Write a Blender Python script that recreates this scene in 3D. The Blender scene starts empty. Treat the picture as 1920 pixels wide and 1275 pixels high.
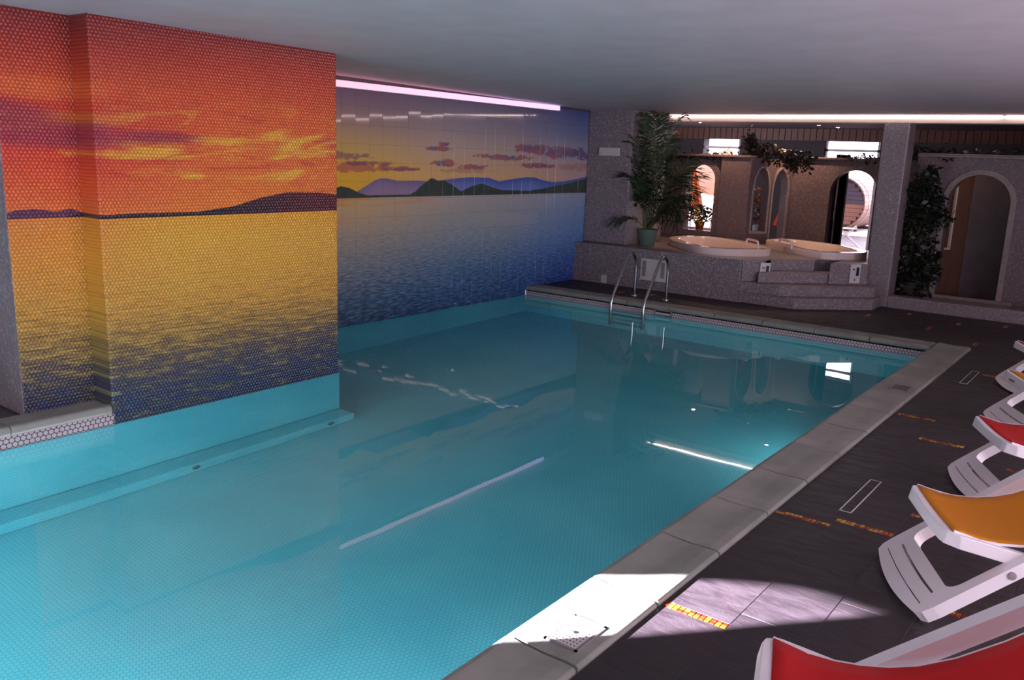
import bpy, bmesh, math, random
from mathutils import Vector, Matrix
from mathutils.geometry import tessellate_polygon
random.seed(7)
R = math.radians
scn = bpy.context.scene
COL = scn.collection

# ------------------------------------------------------------------ camera
H = 1.9                     # eye height above the deck, metres
F = 1596.1                  # focal length in pixels of the 1920x1275 frame
RT = Vector((0.7913472, 0.6103155, 0.0358419))
DN = Vector((0.1578853, -0.1473764, -0.9763977))
FW = Vector((-0.5906284, 0.7783285, -0.2129857))
cam = bpy.data.cameras.new('camera')
cam.sensor_width = 36.0
cam.lens = F / 1920 * 36
cam.clip_start = 0.05
cam.clip_end = 400
cob = bpy.data.objects.new('camera', cam)
COL.objects.link(cob)
m3 = Matrix((RT, -DN, -FW)).transposed()
cob.matrix_world = Matrix.Translation((0, 0, H)) @ m3.to_4x4()
scn.camera = cob

# ------------------------------------------------------------------ world, sun, exposure
scn.view_settings.view_transform = 'Standard'
scn.view_settings.look = 'None'
scn.view_settings.gamma = 1
scn.view_settings.use_curve_mapping = False
scn.view_settings.exposure = 0.0
SUN_AZ = Vector((0.647, 0.763, 0)).normalized()      # horizontal direction the light travels
SUN_EL = R(18.9)
world = bpy.data.worlds.new('world')
scn.world = world
world.use_nodes = True
wn = world.node_tree
wn.nodes.clear()
wo = wn.nodes.new('ShaderNodeOutputWorld')
wb = wn.nodes.new('ShaderNodeBackground')
wb.inputs['Color'].default_value = (0.94, 0.82, 0.98, 1)
wb.inputs['Strength'].default_value = 7.6
wn.links.new(wb.outputs[0], wo.inputs[0])
sun = bpy.data.lights.new('sun', 'SUN')
sun.energy = 210
sun.color = (0.92, 0.85, 1.0)
sun.angle = R(0.6)
sob = bpy.data.objects.new('sun', sun)
COL.objects.link(sob)
sdir = Vector((SUN_AZ.x * math.cos(SUN_EL), SUN_AZ.y * math.cos(SUN_EL), -math.sin(SUN_EL)))
sob.rotation_euler = sdir.to_track_quat('-Z', 'Y').to_euler()
sob.location = (-8, -8, 12)

# ------------------------------------------------------------------ pixel helpers (a pixel gives only a direction)
def ray(x, y):
    return RT * ((x - 960) / F) + DN * ((y - 637.5) / F) + FW
def P(x, y, z=0.0):
    d = ray(x, y); return Vector((0, 0, H)) + d * ((z - H) / d.z)
def PX(x, y, X):
    d = ray(x, y); return Vector((0, 0, H)) + d * (X / d.x)
def PY(x, y, Y):
    d = ray(x, y); return Vector((0, 0, H)) + d * (Y / d.y)

# ------------------------------------------------------------------ object helpers
def tag(o, label=None, cat=None, group=None, kind=None):
    if label: o['label'] = label
    if cat: o['category'] = cat
    if group: o['group'] = group
    if kind: o['kind'] = kind
    return o
def link(name, me, mat=None, parent=None):
    o = bpy.data.objects.new(name, me)
    COL.objects.link(o)
    if mat is not None and me is not None and len(me.materials) == 0:
        for m in (mat if isinstance(mat, (list, tuple)) else [mat]):
            me.materials.append(m)
    if parent: o.parent = parent
    return o
def empty(name, loc=(0, 0, 0), rz=0.0):
    o = bpy.data.objects.new(name, None)
    COL.objects.link(o)
    o.location = loc
    o.rotation_euler = (0, 0, rz)
    o.empty_display_size = 0.1
    return o
class MB:
    """collects shapes, builds ONE mesh"""
    def __init__(s): s.v = []; s.f = []; s.mi = []
    def add(s, vs, fs, mi=0):
        n = len(s.v); s.v += [tuple(p) for p in vs]
        s.f += [tuple(i + n for i in f) for f in fs]; s.mi += [mi] * len(fs); return s
    def box(s, x0, x1, y0, y1, z0, z1, mi=0):
        vs = [(x0,y0,z0),(x1,y0,z0),(x1,y1,z0),(x0,y1,z0),(x0,y0,z1),(x1,y0,z1),(x1,y1,z1),(x0,y1,z1)]
        return s.add(vs, [(0,3,2,1),(4,5,6,7),(0,1,5,4),(1,2,6,5),(2,3,7,6),(3,0,4,7)], mi)
    def tube(s, pts, r, n=8, closed=False, mi=0):
        pts = [Vector(p) for p in pts]; N = len(pts)
        rr = r if isinstance(r, (list, tuple)) else [r] * N
        rings = []; up = None
        for i, p in enumerate(pts):
            if closed: t = pts[(i + 1) % N] - pts[i - 1]
            else: t = pts[min(i + 1, N - 1)] - pts[max(i - 1, 0)]
            t.normalize()
            if up is None:
                up = t.orthogonal().normalized()
            up = (up - t * up.dot(t))
            if up.length < 1e-6: up = t.orthogonal()
            up.normalize(); w = t.cross(up)
            rings.append([p + (up * math.cos(2*math.pi*k/n) + w * math.sin(2*math.pi*k/n)) * rr[i] for k in range(n)])
        base = len(s.v)
        for rg in rings: s.v += [tuple(q) for q in rg]
        M = N if closed else N - 1
        for i in range(M):
            for k in range(n):
                a = base + i*n + k; b = base + i*n + (k+1) % n; j = (i+1) % N
                c = base + j*n + (k+1) % n; d = base + j*n + k
                s.f.append((a, b, c, d)); s.mi.append(mi)
        if not closed:
            s.f.append(tuple(base + k for k in range(n))[::-1]); s.f.append(tuple(base + (N-1)*n + k for k in range(n))); s.mi += [mi, mi]
        return s
    def prism(s, poly, z0, z1, mi=0):
        n = len(poly)
        vs = [(p[0], p[1], z0) for p in poly] + [(p[0], p[1], z1) for p in poly]
        fs = [tuple(range(n))[::-1], tuple(range(n, 2*n))] + [(i, (i+1) % n, n + (i+1) % n, n + i) for i in range(n)]
        return s.add(vs, fs, mi)
    def lathe(s, prof, c=(0,0,0), n=24, mi=0, cap=True):
        base = len(s.v); k = len(prof)
        for r, z in prof:
            for i in range(n):
                a = 2*math.pi*i/n; s.v.append((c[0] + r*math.cos(a), c[1] + r*math.sin(a), c[2] + z))
        for j in range(k-1):
            for i in range(n):
                s.f.append((base+j*n+i, base+j*n+(i+1)%n, base+(j+1)*n+(i+1)%n, base+(j+1)*n+i)); s.mi.append(mi)
        if cap:
            s.f.append(tuple(base+i for i in range(n))[::-1]); s.f.append(tuple(base+(k-1)*n+i for i in range(n))); s.mi += [mi, mi]
        return s
    def mesh(s, name, bevel=0.0, smooth=False, seg=2, weld=False):
        me = bpy.data.meshes.new(name)
        me.from_pydata(s.v, [], s.f)
        for p, i in zip(me.polygons, s.mi): p.material_index = i
        if bevel or weld:
            bm = bmesh.new(); bm.from_mesh(me)
            bmesh.ops.remove_doubles(bm, verts=bm.verts, dist=1e-5)
            if bevel:
                es = [e for e in bm.edges if len(e.link_faces) == 2 and e.calc_face_angle(0) > R(25)]
                bmesh.ops.bevel(bm, geom=es, offset=bevel, segments=seg, affect='EDGES', profile=0.5, clamp_overlap=True)
            bm.to_mesh(me); bm.free()
        bm = bmesh.new(); bm.from_mesh(me)
        bmesh.ops.recalc_face_normals(bm, faces=bm.faces)
        bm.to_mesh(me); bm.free()
        if smooth:
            me.shade_smooth() if hasattr(me, 'shade_smooth') else None
            try: me.set_sharp_from_angle(angle=R(40))
            except Exception: pass
        return me
    def build(s, name, mat=None, parent=None, bevel=0.0, smooth=False, seg=2, weld=False):
        return link(name, s.mesh(name, bevel, smooth, seg, weld), mat, parent)

# ------------------------------------------------------------------ material helpers
def lin(c):
    if isinstance(c, str):
        c = c.lstrip('#'); c = [int(c[i:i+2], 16) / 255 for i in (0, 2, 4)]
    return tuple((x / 12.92 if x <= 0.04045 else ((x + 0.055) / 1.055) ** 2.4) for x in c[:3])
class NT:
    def __init__(s, name):
        s.mat = bpy.data.materials.new(name); s.mat.use_nodes = True
        s.t = s.mat.node_tree; s.t.nodes.clear()
        s.out = s.t.nodes.new('ShaderNodeOutputMaterial')
        s._xyz = None
    def n(s, typ): return s.t.nodes.new(typ)
    def put(s, sock, v):
        if v is None: return
        if isinstance(v, bpy.types.NodeSocket): s.t.links.new(v, sock)
        else:
            if sock.type == 'RGBA' and len(v) == 3: v = tuple(v) + (1,)
            sock.default_value = v
    def m(s, op, a, b=None, c=None, clamp=False):
        nd = s.n('ShaderNodeMath'); nd.operation = op; nd.use_clamp = clamp
        s.put(nd.inputs[0], a); s.put(nd.inputs[1], b); s.put(nd.inputs[2], c); return nd.outputs[0]
    def mr(s, v, a, b, c=0.0, d=1.0, smooth=True):
        nd = s.n('ShaderNodeMapRange'); nd.interpolation_type = 'SMOOTHSTEP' if smooth else 'LINEAR'
        s.put(nd.inputs['Value'], v); s.put(nd.inputs['From Min'], a); s.put(nd.inputs['From Max'], b)
        s.put(nd.inputs['To Min'], c); s.put(nd.inputs['To Max'], d); return nd.outputs[0]
    def mix(s, f, a, b, blend='MIX'):
        nd = s.n('ShaderNodeMix'); nd.data_type = 'RGBA'; nd.blend_type = blend
        s.put(nd.inputs[0], f); s.put(nd.inputs[6], a); s.put(nd.inputs[7], b); return nd.outputs[2]
    def ramp(s, f, stops, interp='LINEAR'):
        nd = s.n('ShaderNodeValToRGB'); cr = nd.color_ramp; cr.interpolation = interp
        while len(cr.elements) < len(stops): cr.elements.new(0.5)
        for e, (p, c) in zip(cr.elements, stops):
            e.position = min(max(p, 0), 1)
            e.color = (c, c, c, 1) if isinstance(c, (int, float)) else tuple(c) + (1,)
        s.put(nd.inputs[0], f); return nd.outputs[0]
    def xyz(s):
        if s._xyz is None:
            g = s.n('ShaderNodeNewGeometry'); sp = s.n('ShaderNodeSeparateXYZ')
            s.t.links.new(g.outputs['Position'], sp.inputs[0]); s._pos = g.outputs['Position']; s._xyz = sp.outputs
        return s._xyz
    def pos(s): s.xyz(); return s._pos
    def vec(s, x, y, z=0.0):
        nd = s.n('ShaderNodeCombineXYZ')
        s.put(nd.inputs[0], x); s.put(nd.inputs[1], y); s.put(nd.inputs[2], z); return nd.outputs[0]
    def noise(s, v, scale, detail=3.0, rough=0.5, dist=0.0):
        nd = s.n('ShaderNodeTexNoise'); s.put(nd.inputs['Vector'], v); nd.inputs['Scale'].default_value = scale
        nd.inputs['Detail'].default_value = detail; nd.inputs['Roughness'].default_value = rough; nd.inputs['Distortion'].default_value = dist
        return nd.outputs['Fac']
    def voro(s, v, scale, feature='F1', rnd=1.0, out='Distance'):
        nd = s.n('ShaderNodeTexVoronoi'); nd.feature = feature; s.put(nd.inputs['Vector'], v)
        nd.inputs['Scale'].default_value = scale; nd.inputs['Randomness'].default_value = rnd; return nd.outputs[out]
    def bump(s, h, strength=0.3, dist=0.01):
        nd = s.n('ShaderNodeBump'); s.put(nd.inputs['Height'], h); nd.inputs['Strength'].default_value = strength
        nd.inputs['Distance'].default_value = dist; return nd.outputs[0]
    def bsdf(s, color, rough=0.5, metal=0.0, normal=None, spec=None, coat=0.0, trans=0.0, ior=None, emit=None, es=0.0, coat_rough=0.05):
        b = s.n('ShaderNodeBsdfPrincipled')
        s.put(b.inputs['Base Color'], color); s.put(b.inputs['Roughness'], rough); s.put(b.inputs['Metallic'], metal)
        if normal is not None: s.put(b.inputs['Normal'], normal)
        if spec is not None: s.put(b.inputs['Specular IOR Level'], spec)
        if coat: b.inputs['Coat Weight'].default_value = coat; b.inputs['Coat Roughness'].default_value = coat_rough
        if trans: b.inputs['Transmission Weight'].default_value = trans
        if ior: b.inputs['IOR'].default_value = ior
        if emit is not None: s.put(b.inputs['Emission Color'], emit); b.inputs['Emission Strength'].default_value = es
        s.t.links.new(b.outputs[0], s.out.inputs[0]); return s.mat
    def hexcell(s, u, v, a):
        """distance (0 centre .. ~0.5 edge) to the nearest centre of a staggered lattice of pitch a"""
        r3 = math.sqrt(3)
        x = s.m('DIVIDE', u, a); y = s.m('DIVIDE', v, a * r3)
        def d(ox):
            fx = s.m('SUBTRACT', s.m('FRACT', s.m('ADD', x, 1000 + ox)), 0.5)
            fy = s.m('MULTIPLY', s.m('SUBTRACT', s.m('FRACT', s.m('ADD', y, 1000 + ox)), 0.5), r3)
            return s.m('SQRT', s.m('ADD', s.m('MULTIPLY', fx, fx), s.m('MULTIPLY', fy, fy)))
        return s.m('MINIMUM', d(0.0), d(0.5))

def plain(name, col, rough=0.5, metal=0.0, **k):
    return NT(name).bsdf(lin(col), rough, metal, **k)
def noisy(name, c1, c2, scale=8, rough=0.6, bump=0.1, detail=4, **k):
    t = NT(name); f = t.noise(t.pos(), scale, detail)
    return t.bsdf(t.mix(t.mr(f, 0.3, 0.7), lin(c1), lin(c2)), rough, normal=t.bump(f, bump, 0.01), **k)
def emis(name, col, strength):
    t = NT(name); e = t.n('ShaderNodeEmission'); e.inputs[0].default_value = tuple(col) + (1,); e.inputs[1].default_value = strength
    t.t.links.new(e.outputs[0], t.out.inputs[0]); return t.mat

MAT = {}
MAT['white_resin'] = plain('white_resin', '#f3edef', 0.35)
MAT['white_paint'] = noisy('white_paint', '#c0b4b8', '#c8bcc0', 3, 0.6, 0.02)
MAT['cream'] = plain('cream', '#e2cfc0', 0.6)
MAT['tub'] = plain('tub_acrylic', '#efd9d2', 0.12)
MAT['steel'] = plain('steel', '#c9c9cc', 0.18, 1.0)
MAT['dark'] = plain('dark', '#17161a', 0.5)
MAT['panel_white'] = plain('panel_white', '#d8d2cf', 0.4)
MAT['grille'] = plain('grille', '#8f8688', 0.5)
MAT['pot_green'] = plain('pot_green', '#5d6f66', 0.5)
MAT['terracotta'] = plain('terracotta', '#8a4a2e', 0.7)
MAT['soil'] = noisy('soil', '#2a1d16', '#3a2a20', 60, 0.9)
MAT['display'] = plain('display', '#2a3350', 0.25)
MAT['red_dot'] = plain('red_dot', '#a02328', 0.4)
MAT['alu_white'] = plain('alu_white', '#d8d0d4', 0.4)

def leafmat(name, c1, c2, rough=0.45):
    t = NT(name); f = t.noise(t.pos(), 14, 2)
    return t.bsdf(t.mix(t.mr(f, 0.35, 0.65), lin(c1), lin(c2)), rough)
MAT['palm'] = leafmat('palm_leaf', '#22361e', '#38502c')
MAT['palm_stem'] = leafmat('palm_stem', '#4d5a38', '#6a7048')
MAT['ficus'] = leafmat('ficus_leaf', '#141d14', '#1f2c1e')
MAT['ivy'] = leafmat('ivy_leaf', '#20301d', '#4a2630')
MAT['bark'] = noisy('bark', '#3a2c22', '#544234', 30, 0.85, 0.4)

def m_mosaic(name, c1, c2, c3, pitch=0.021, rough=0.35):
    """fine speckled mosaic of pale and mauve chips"""
    t = NT(name)
    nd = t.n('ShaderNodeTexVoronoi'); t.put(nd.inputs['Vector'], t.pos()); nd.inputs['Scale'].default_value = 1 / pitch; nd.inputs['Randomness'].default_value = 0.55
    sp = t.n('ShaderNodeSeparateColor'); t.t.links.new(nd.outputs['Color'], sp.inputs[0])
    c = t.mix(sp.outputs[0], lin(c1), lin(c2))
    c = t.mix(t.mr(sp.outputs[1], 0.80, 0.86), c, lin(c3))
    g = t.voro(t.pos(), 1 / pitch, 'DISTANCE_TO_EDGE', 0.55)
    c = t.mix(t.mr(g, 0.02, 0.12), t.mix(0.5, c, lin('#4a4046')), c)
    h = t.m('ADD', t.mr(g, 0.0, 0.15), t.m('MULTIPLY', sp.outputs[2], 0.25))
    return t.bsdf(c, rough, normal=t.bump(h, 0.35, 0.003), spec=0.5)
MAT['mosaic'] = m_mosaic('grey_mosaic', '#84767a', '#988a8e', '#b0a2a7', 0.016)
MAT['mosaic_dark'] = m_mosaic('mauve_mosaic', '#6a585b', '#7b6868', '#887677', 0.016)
MAT['stone_trim'] = noisy('stone_trim', '#8d7d79', '#9c8c87', 18, 0.6, 0.15)

def m_slate():
    t = NT('slate'); x, y, z = t.xyz()
    oi = t.n('ShaderNodeObjectInfo')
    v = t.vec(x, t.m('MULTIPLY', y, 3.0), t.m('MULTIPLY', oi.outputs['Random'], 30))
    f = t.noise(v, 5, 8, 0.62, 0.6)
    f2 = t.noise(v, 60, 3, 0.6)
    c = t.mix(t.mr(f, 0.3, 0.72), lin('#261e22'), lin('#332a2f'))
    c = t.mix(t.m('MULTIPLY', oi.outputs['Random'], 0.35), c, lin('#211b1f'))
    c = t.mix(t.mr(f2, 0.66, 0.8), c, lin('#57505a'))
    h = t.m('ADD', f, t.m('MULTIPLY', f2, 0.2))
    return t.bsdf(c, t.mr(f, 0.3, 0.7, 0.42, 0.62), normal=t.bump(h, 0.55, 0.01))
MAT['slate'] = m_slate()
MAT['grout'] = noisy('grout', '#4e464b', '#5a5257', 40, 0.85, 0.1)
MAT['strip_bed'] = plain('strip_bed', '#7a5c48', 0.7)
MAT['grout_dark'] = noisy('grout_dark', '#4f464b', '#5c5258', 40, 0.85, 0.1)

def m_coping():
    t = NT('coping_stone'); oi = t.n('ShaderNodeObjectInfo')
    f = t.noise(t.pos(), 3.0, 8, 0.6, 0.4); f2 = t.noise(t.pos(), 90, 3)
    c = t.mix(t.mr(f, 0.3, 0.7), lin('#85867d'), lin('#a09d94'))
    c = t.mix(t.m('MULTIPLY', oi.outputs['Random'], 0.3), c, lin('#7d8378'))
    g = t.noise(t.pos(), 1.3, 3)
    c = t.mix(t.mr(g, 0.5, 0.75, 0, 0.35), c, lin('#667569'))
    return t.bsdf(c, 0.6, normal=t.bump(t.m('ADD', f, t.m('MULTIPLY', f2, 0.25)), 0.25, 0.01))
MAT['coping'] = m_coping()
MAT['green_joint'] = noisy('green_joint', '#3f5c4c', '#58705e', 20, 0.8, 0.1)

def m_pooltile():
    t = NT('pool_tile'); x, y, z = t.xyz()
    a = 0.03
    w = t.m('ADD', x, y)
    hd = t.m('MINIMUM', t.hexcell(x, y, a), 1.0)
    g = t.n('ShaderNodeNewGeometry'); sn = t.n('ShaderNodeSeparateXYZ'); t.t.links.new(g.outputs['Normal'], sn.inputs[0])
    hv = t.hexcell(w, z, a)
    up = t.mr(t.m('ABSOLUTE', sn.outputs[2]), 0.5, 0.6)
    d = t.m('ADD', t.m('MULTIPLY', hd, up), t.m('MULTIPLY', hv, t.m('SUBTRACT', 1.0, up)))
    edge = t.mr(d, 0.40, 0.5)
    f = t.noise(t.pos(), 1.2, 4)
    c = t.mix(t.mr(f, 0.3, 0.7), lin('#6cc0cc'), lin('#7ccbd4'))
    c = t.mix(t.m('MULTIPLY', edge, 0.55), c, lin('#3a94a4'))
    return t.bsdf(c, 0.4)
MAT['pooltile'] = m_pooltile()
def m_hexband():
    t = NT('hex_band'); x, y, z = t.xyz()
    d = t.hexcell(t.m('ADD', x, y), z, 0.036)
    e = t.mr(d, 0.40, 0.47)
    return t.bsdf(t.mix(e, lin('#cdb9bd'), lin('#6d4a4e')), 0.25, normal=t.bump(t.m('SUBTRACT', 1.0, e), 0.3, 0.003))
MAT['hexband'] = m_hexband()
def m_water():
    t = NT('water')
    f = t.noise(t.pos(), 2.2, 2, 0.4)
    f2 = t.noise(t.pos(), 14, 2, 0.4)
    h = t.m('ADD', f, t.m('MULTIPLY', f2, 0.05))
    return t.bsdf((0.68, 0.93, 0.95), 0.0, trans=1.0, ior=1.333, normal=t.bump(h, 0.02, 0.02))
MAT['water'] = m_water()

# ---------------------------------------------------------------- murals (flat print on tile, laid out in metres along the wall)
def smooth_blob(t, u, v, blobs, n, soft=0.6, amp=2.4):
    best = None
    for (u0, v0, a, b) in blobs:
        du = t.m('DIVIDE', t.m('SUBTRACT', u, u0), a); dv = t.m('DIVIDE', t.m('SUBTRACT', v, v0), b)
        d = t.m('SUBTRACT', 1.0, t.m('ADD', t.m('MULTIPLY', du, du), t.m('MULTIPLY', dv, dv)))
        best = d if best is None else t.m('MAXIMUM', best, d)
    return t.mr(t.m('ADD', best, t.m('MULTIPLY', t.m('SUBTRACT', n, 0.5), amp * 2)), 0.0, soft)

def m_lake():
    """lake at dusk on the far wall: u = y (6.4 .. 11.6), v = z"""
    t = NT('lake_mural'); x, u, v = t.xyz()
    XW = -7.36; HZ = 1.352
    un = t.mr(u, 6.3, 11.6, smooth=False)
    def cols(stopsL, stopsM, stopsR, fac):
        L = t.ramp(fac, [(p, lin(c)) for p, c in stopsL]); Mm = t.ramp(fac, [(p, lin(c)) for p, c in stopsM]); Rr = t.ramp(fac, [(p, lin(c)) for p, c in stopsR])
        return t.mix(t.mr(un, 0.5, 1.0), t.mix(t.mr(un, 0.0, 0.5), L, Mm), Rr)
    sv = t.mr(v, HZ, 2.62, smooth=False)
    sky = cols([(0, '#e8a01e'), (.25, '#e8a428'), (.45, '#c99a4e'), (.65, '#a07a68'), (.85, '#7c5a66'), (1, '#6b4c60')],
               [(0, '#dc8a50'), (.2, '#d8a066'), (.45, '#b89a86'), (.7, '#8d7e86'), (1, '#5c5068')],
               [(0, '#cf8f7c'), (.2, '#c49a94'), (.45, '#9a94a4'), (.7, '#5a6896'), (1, '#2c3a80')], sv)
    wv = t.mr(v, HZ, -0.12, smooth=False)
    wat = cols([(0, '#c8985a'), (.1, '#c09a68'), (.3, '#a4927a'), (.55, '#7d8286'), (.8, '#4a6276'), (1, '#2c3e5a')],
               [(0, '#a89c98'), (.15, '#94948e'), (.4, '#7a8c98'), (.65, '#4c749a'), (.85, '#335888'), (1, '#24406e')],
               [(0, '#8fa0bc'), (.2, '#6f94c4'), (.45, '#5c8ed8'), (.7, '#3c6cd0'), (1, '#2a40a0')], wv)
    # ripples: streaks that get taller toward the bottom
    k = t.mr(wv, 0.0, 1.0, 1.0, 0.38, smooth=False)
    rv = t.vec(t.m('MULTIPLY', u, 5.0), t.m('MULTIPLY', t.m('MULTIPLY', v, 62.0), k))
    n1 = t.noise(rv, 1.6, 4, 0.55, 0.3)
    rip = t.mr(n1, 0.42, 0.62)
    amp = t.mr(wv, 0.02, 0.8, 0.10, 0.8)
    wat = t.mix(t.m('MULTIPLY', t.m('SUBTRACT', 1.0, rip), amp), wat, t.mix(1.0, wat, (0.16, 0.2, 0.3), 'MULTIPLY'))
    wat = t.mix(t.m('MULTIPLY', t.mr(n1, 0.62, 0.74), t.mr(wv, 0.15, 0.9, 0.1, 0.4)), wat, lin('#8a9aa8'))
    # warm streaks on the left water
    n2 = t.noise(t.vec(t.m('MULTIPLY', u, 1.2), t.m('MULTIPLY', v, 16.0)), 1.0, 3)
    wat = t.mix(t.m('MULTIPLY', t.m('MULTIPLY', t.mr(n2, 0.52, 0.62), t.mr(un, 0.45, 0.0)), t.mr(wv, 0.35, 0.02)), wat, lin('#d07f3c'))
    # clouds
    nn = t.noise(t.vec(t.m('MULTIPLY', u, 2.4), t.m('MULTIPLY', v, 5.0)), 2.6, 7, 0.65, 0.4)
    def q(cx, cy, a, b):
        p = PX(620 + cx / 3.765, 130 + cy / 3.765, XW); p2 = PX(620 + (cx + a) / 3.765, 130 + cy / 3.765, XW)
        return (p.y, p.z, abs(p2.y - p.y), b / 3.765 * 0.0057)
    redc = smooth_blob(t, u, v, [q(90, 690, 420, 40), q(430, 700, 240, 22)], nn)
    sky = t.mix(t.m('MULTIPLY', redc, 0.85), sky, lin('#b5503e'))
    dark = smooth_blob(t, u, v, [q(60, 610, 230, 32), q(300, 665, 200, 20), q(500, 705, 130, 16)], nn)
    sky = t.mix(t.m('MULTIPLY', dark, 0.75), sky, lin('#6d4250'))
    cl = smooth_blob(t, u, v, [q(760, 560, 110, 22), q(810, 530, 50, 22), q(800, 665, 85, 40), q(1000, 690, 110, 24),
                               q(1240, 620, 190, 30), q(1460, 680, 150, 28), q(1430, 560, 150, 50), q(1650, 590, 230, 60), q(1840, 620, 120, 40)], nn)
    tint = t.mix(t.mr(nn, 0.42, 0.58), lin('#3a3f78'), lin('#a24a44'))
    tint = t.mix(t.mr(un, 0.72, 1.0, 0, 0.8), tint, lin('#2a3670'))
    sky = t.mix(t.m('MULTIPLY', cl, 0.9), sky, tint)
    pk = smooth_blob(t, u, v, [q(1740, 690, 170, 40), q(960, 715, 200, 20), q(1840, 505, 40, 20)], nn)
    sky = t.mix(t.m('MULTIPLY', pk, 0.5), sky, lin('#a4604e'))
    # ridges
    def ridge(pts):
        st = []
        for cx, cy in pts:
            p = PX(620 + cx / 3.765, 130 + cy / 3.765, XW); st.append(((p.y - 6.3) / 5.3, max(0.0, (p.z - HZ) / 0.5)))
        h = t.ramp(un, st); return t.m('ADD', t.m('MULTIPLY', h, 0.5), HZ)
    jag = t.m('MULTIPLY', t.m('SUBTRACT', t.noise(t.vec(u, 0.0), 26, 5, 0.6), 0.5), 0.02)
    vj = t.m('SUBTRACT', v, jag)
    r1 = ridge([(30, 890), (185, 862), (300, 790), (345, 768), (400, 768), (470, 785), (640, 785), (740, 800), (820, 775), (980, 760), (1120, 765), (1190, 790), (1300, 770), (1385, 760), (1440, 762), (1500, 782), (1560, 795), (1650, 790), (1750, 770), (1870, 748)])
    c1 = t.mix(t.mr(un, 0.2, 0.5), lin('#6e5a80'), lin('#3a4fa0'))
    c1 = t.mix(t.mr(t.m('SUBTRACT', r1, v), 0.0, 0.15), c1, t.mix(t.mr(un, 0.2, 0.5), lin('#8a6c86'), lin('#5a6cb4')))
    img = t.mix(t.mr(t.m('SUBTRACT', r1, vj), -0.002, 0.006), sky, c1)
    r2 = ridge([(30, 838), (70, 823), (130, 835), (200, 870), (260, 888), (560, 882), (600, 860), (640, 820), (715, 764), (760, 785), (800, 780), (860, 815), (920, 860), (1000, 822), (1070, 805), (1140, 830), (1200, 850), (1400, 856), (1500, 840), (1600, 818), (1700, 800), (1800, 772), (1870, 745)])
    c2 = t.mix(t.noise(t.vec(u, v), 12, 4), lin('#1c1f30'), lin('#39452e'))
    img = t.mix(t.mr(t.m('SUBTRACT', r2, vj), -0.002, 0.006), img, c2)
    img = t.mix(t.mr(v, HZ - 0.003, HZ + 0.003), wat, img)
    gm = t.n('ShaderNodeGamma'); t.put(gm.inputs[0], img); gm.inputs[1].default_value = 0.76
    return t.bsdf(gm.outputs[0], 0.04, spec=0.5)
MAT['lake'] = m_lake()

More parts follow.
